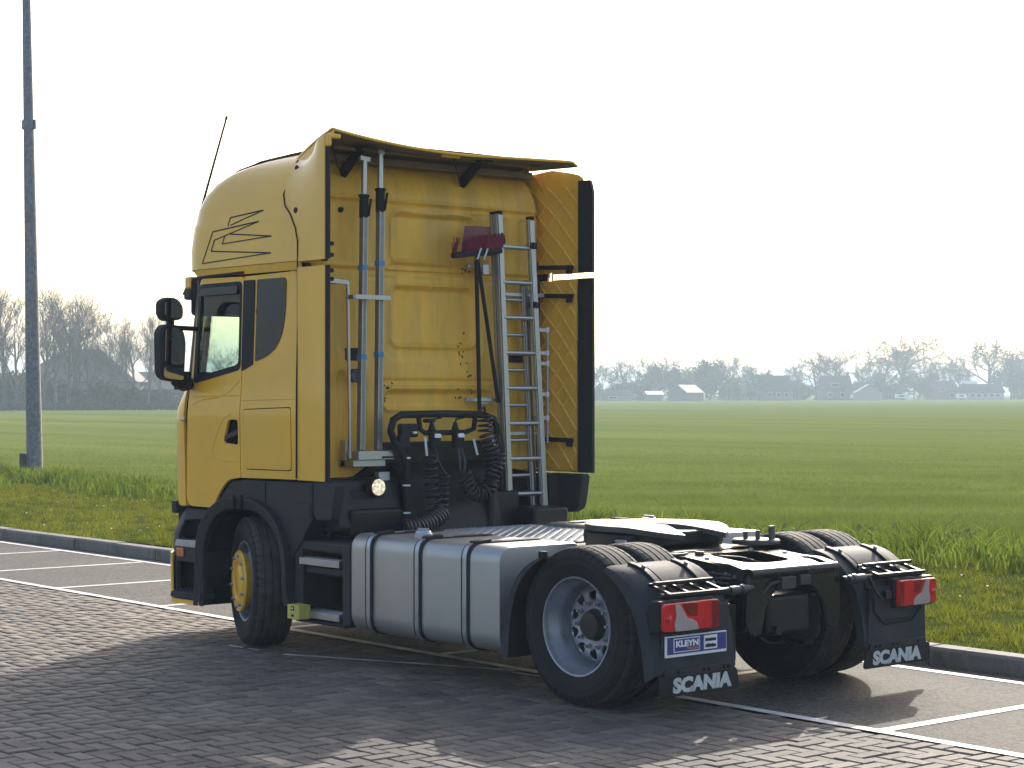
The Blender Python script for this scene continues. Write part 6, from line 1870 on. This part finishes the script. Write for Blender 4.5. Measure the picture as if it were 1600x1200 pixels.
m_galv2 = M('dull_aluminium_tube', (0.22, 0.24, 0.26), 0.5, metal=0.6, var=0.15, vscale=6, stretch=(1, 1, 4))
load_bar(0.80, 0.765, 1.478, 3.60, 2.735, 2.735, 'shorter of two grey load bars behind the cab, with a T shaped end', 0.045)
load_bar(0.655, 0.635, 1.478, 3.66, 2.72, 2.715, 'taller of two grey load bars behind the cab, reaching the roof deflector', 0.03)

# ladder: two sections slid together
lad = tag(empty('ladder', (2.70, -0.75, 0.94)), 'two section aluminium ladder standing upright against the yellow cab back', 'ladder')
def lp_(x, y, z): return Vector((x - 2.70, y + 0.75, z - 0.94))
LR = {-0.655: (-0.585, -0.50), -0.995: (-0.945, -0.82), -0.600: (-0.60, -0.505), -0.935: (-0.885, -0.79), -0.665: (-0.60, -0.515), -0.985: (-0.935, -0.81), -0.610: (-0.61, -0.52), -0.93: (-0.88, -0.785)}
def yl(k, t): return LR[k][0] + (LR[k][1] - LR[k][0]) * t
for (x, yb, z0, z1, nm) in ((2.70, -0.655, 0.945, 3.27, 'rail'), (2.70, -0.995, 0.95, 3.245, 'rail'), (2.765, -0.600, 0.95, 3.27, 'rail'), (2.765, -0.935, 1.0, 2.75, 'rail')):
    t1 = (z1 - 0.94) / 2.33
    mb = MB(); mb.bar(lp_(x, yl(yb, 0), z0), lp_(x + 0.03, yl(yb, t1), z1), 0.030, 0.062, up=(0, 1, 0)); mb.bar(lp_(x - 0.022, yl(yb, 0) + 0.012, z0), lp_(x + 0.008, yl(yb, t1) + 0.012, z1), 0.006, 0.02, up=(0, 1, 0))
    r_ = mb.build(nm, m_alu, lad, bevel=0.005)
    mb = MB(); mb.box(lp_(x + 0.03, yl(yb, t1), z1 + 0.008), (0.066, 0.036, 0.03)); mb.build('end_cap', m_rubber, r_, bevel=0.006)
for i in range(8):
    z = 1.115 + i * 0.272; t = (z - 0.94) / 2.33
    mb = MB(); mb.cyl(lp_(2.70 + 0.03 * t, yl(-0.665, t), z), lp_(2.70 + 0.03 * t, yl(-0.985, t), z), 0.019, n=12); mb.build('rung', m_alu, lad)
for i in range(6):
    z = 1.255 + i * 0.272; t = (z - 0.94) / 2.33
    mb = MB(); mb.cyl(lp_(2.765 + 0.03 * t, yl(-0.610, t), z), lp_(2.765 + 0.03 * t, yl(-0.93, t), z), 0.014, n=10); mb.build('rung', m_alu, lad)
for yb, z in ((-0.655, 3.06), (-0.995, 3.04), (-0.995, 2.58)):
    mb = MB(); mb.box(lp_(2.72, yl(yb, (z - .94) / 2.33), z), (0.08, 0.05, 0.05)); mb.build('guide_bracket', m_rubber, lad, bevel=0.008)

# broom with maroon bristles, and the scoop it is stored with
br = tag(empty('broom', (2.72, -0.30, 1.74)), 'upturned broom with maroon bristle head next to the ladder', 'broom')
def bp2(x, y, z): return Vector((x - 2.72, y + 0.30, z - 1.74))
mb = MB(); mb.tube([bp2(2.72, -0.305, 1.74), bp2(2.70, -0.255, 2.90)], 0.016, 10); mb.build('handle', m_rubber, br)
mb = MB(); mb.bar(bp2(2.68, -0.01, 2.925), bp2(2.68, -0.48, 2.985), 0.06, 0.045); mb.build('brush_head', m_rubber, br, bevel=0.012)
mb = MB(); rs_ = random.Random(2)
for i in range(420):
    t = rs_.random(); y = -0.13 - 0.37 * t; z = 2.955 + 0.055 * t; x = 2.68 + rs_.uniform(-0.028, 0.028); l = rs_.uniform(0.07, 0.115)
    if rs_.random() < 0.03: y = -0.03; z = 2.95
    mb.tube([bp2(x, y, z), bp2(x - rs_.uniform(0, 0.03), y + rs_.uniform(-0.03, 0.03), z + l)], 0.004, 3, caps=False)
bs = mb.build('bristles', m_bristle, br, smooth=0, fix=False); tag(bs, kind='stuff')
mb = MB(); mb.bar(bp2(2.66, -0.235, 2.905), bp2(2.64, -0.255, 2.99), 0.018, 0.012); mb.bar(bp2(2.66, -0.30, 2.905), bp2(2.64, -0.32, 2.99), 0.018, 0.012); mb.build('head_clip', m_steel, br)
sv = tag(empty('shovel', (2.75, -0.40, 1.80)), 'maroon plastic shovel blade behind the broom head with slanting black handle', 'shovel')
def sp2(x, y, z): return Vector((x - 2.75, y + 0.40, z - 1.80))
mb = MB(); mb.grid(lambda u, v: sp2(2.745 - 0.03 * (1 - (2 * u - 1) ** 2), -0.145 - 0.035 * v - (0.31 - 0.06 * v) * u, 2.935 + 0.225 * v + 0.006 * u), [i / 8 for i in range(9)], [i / 5 for i in range(6)]); mb.build('blade', m_maroon, sv, solid=0.006)
mb = MB(); mb.tube([sp2(2.75, -0.515, 1.82), sp2(2.74, -0.40, 2.40), sp2(2.735, -0.29, 2.95)], 0.015, 10); mb.build('handle', m_rubber, sv)
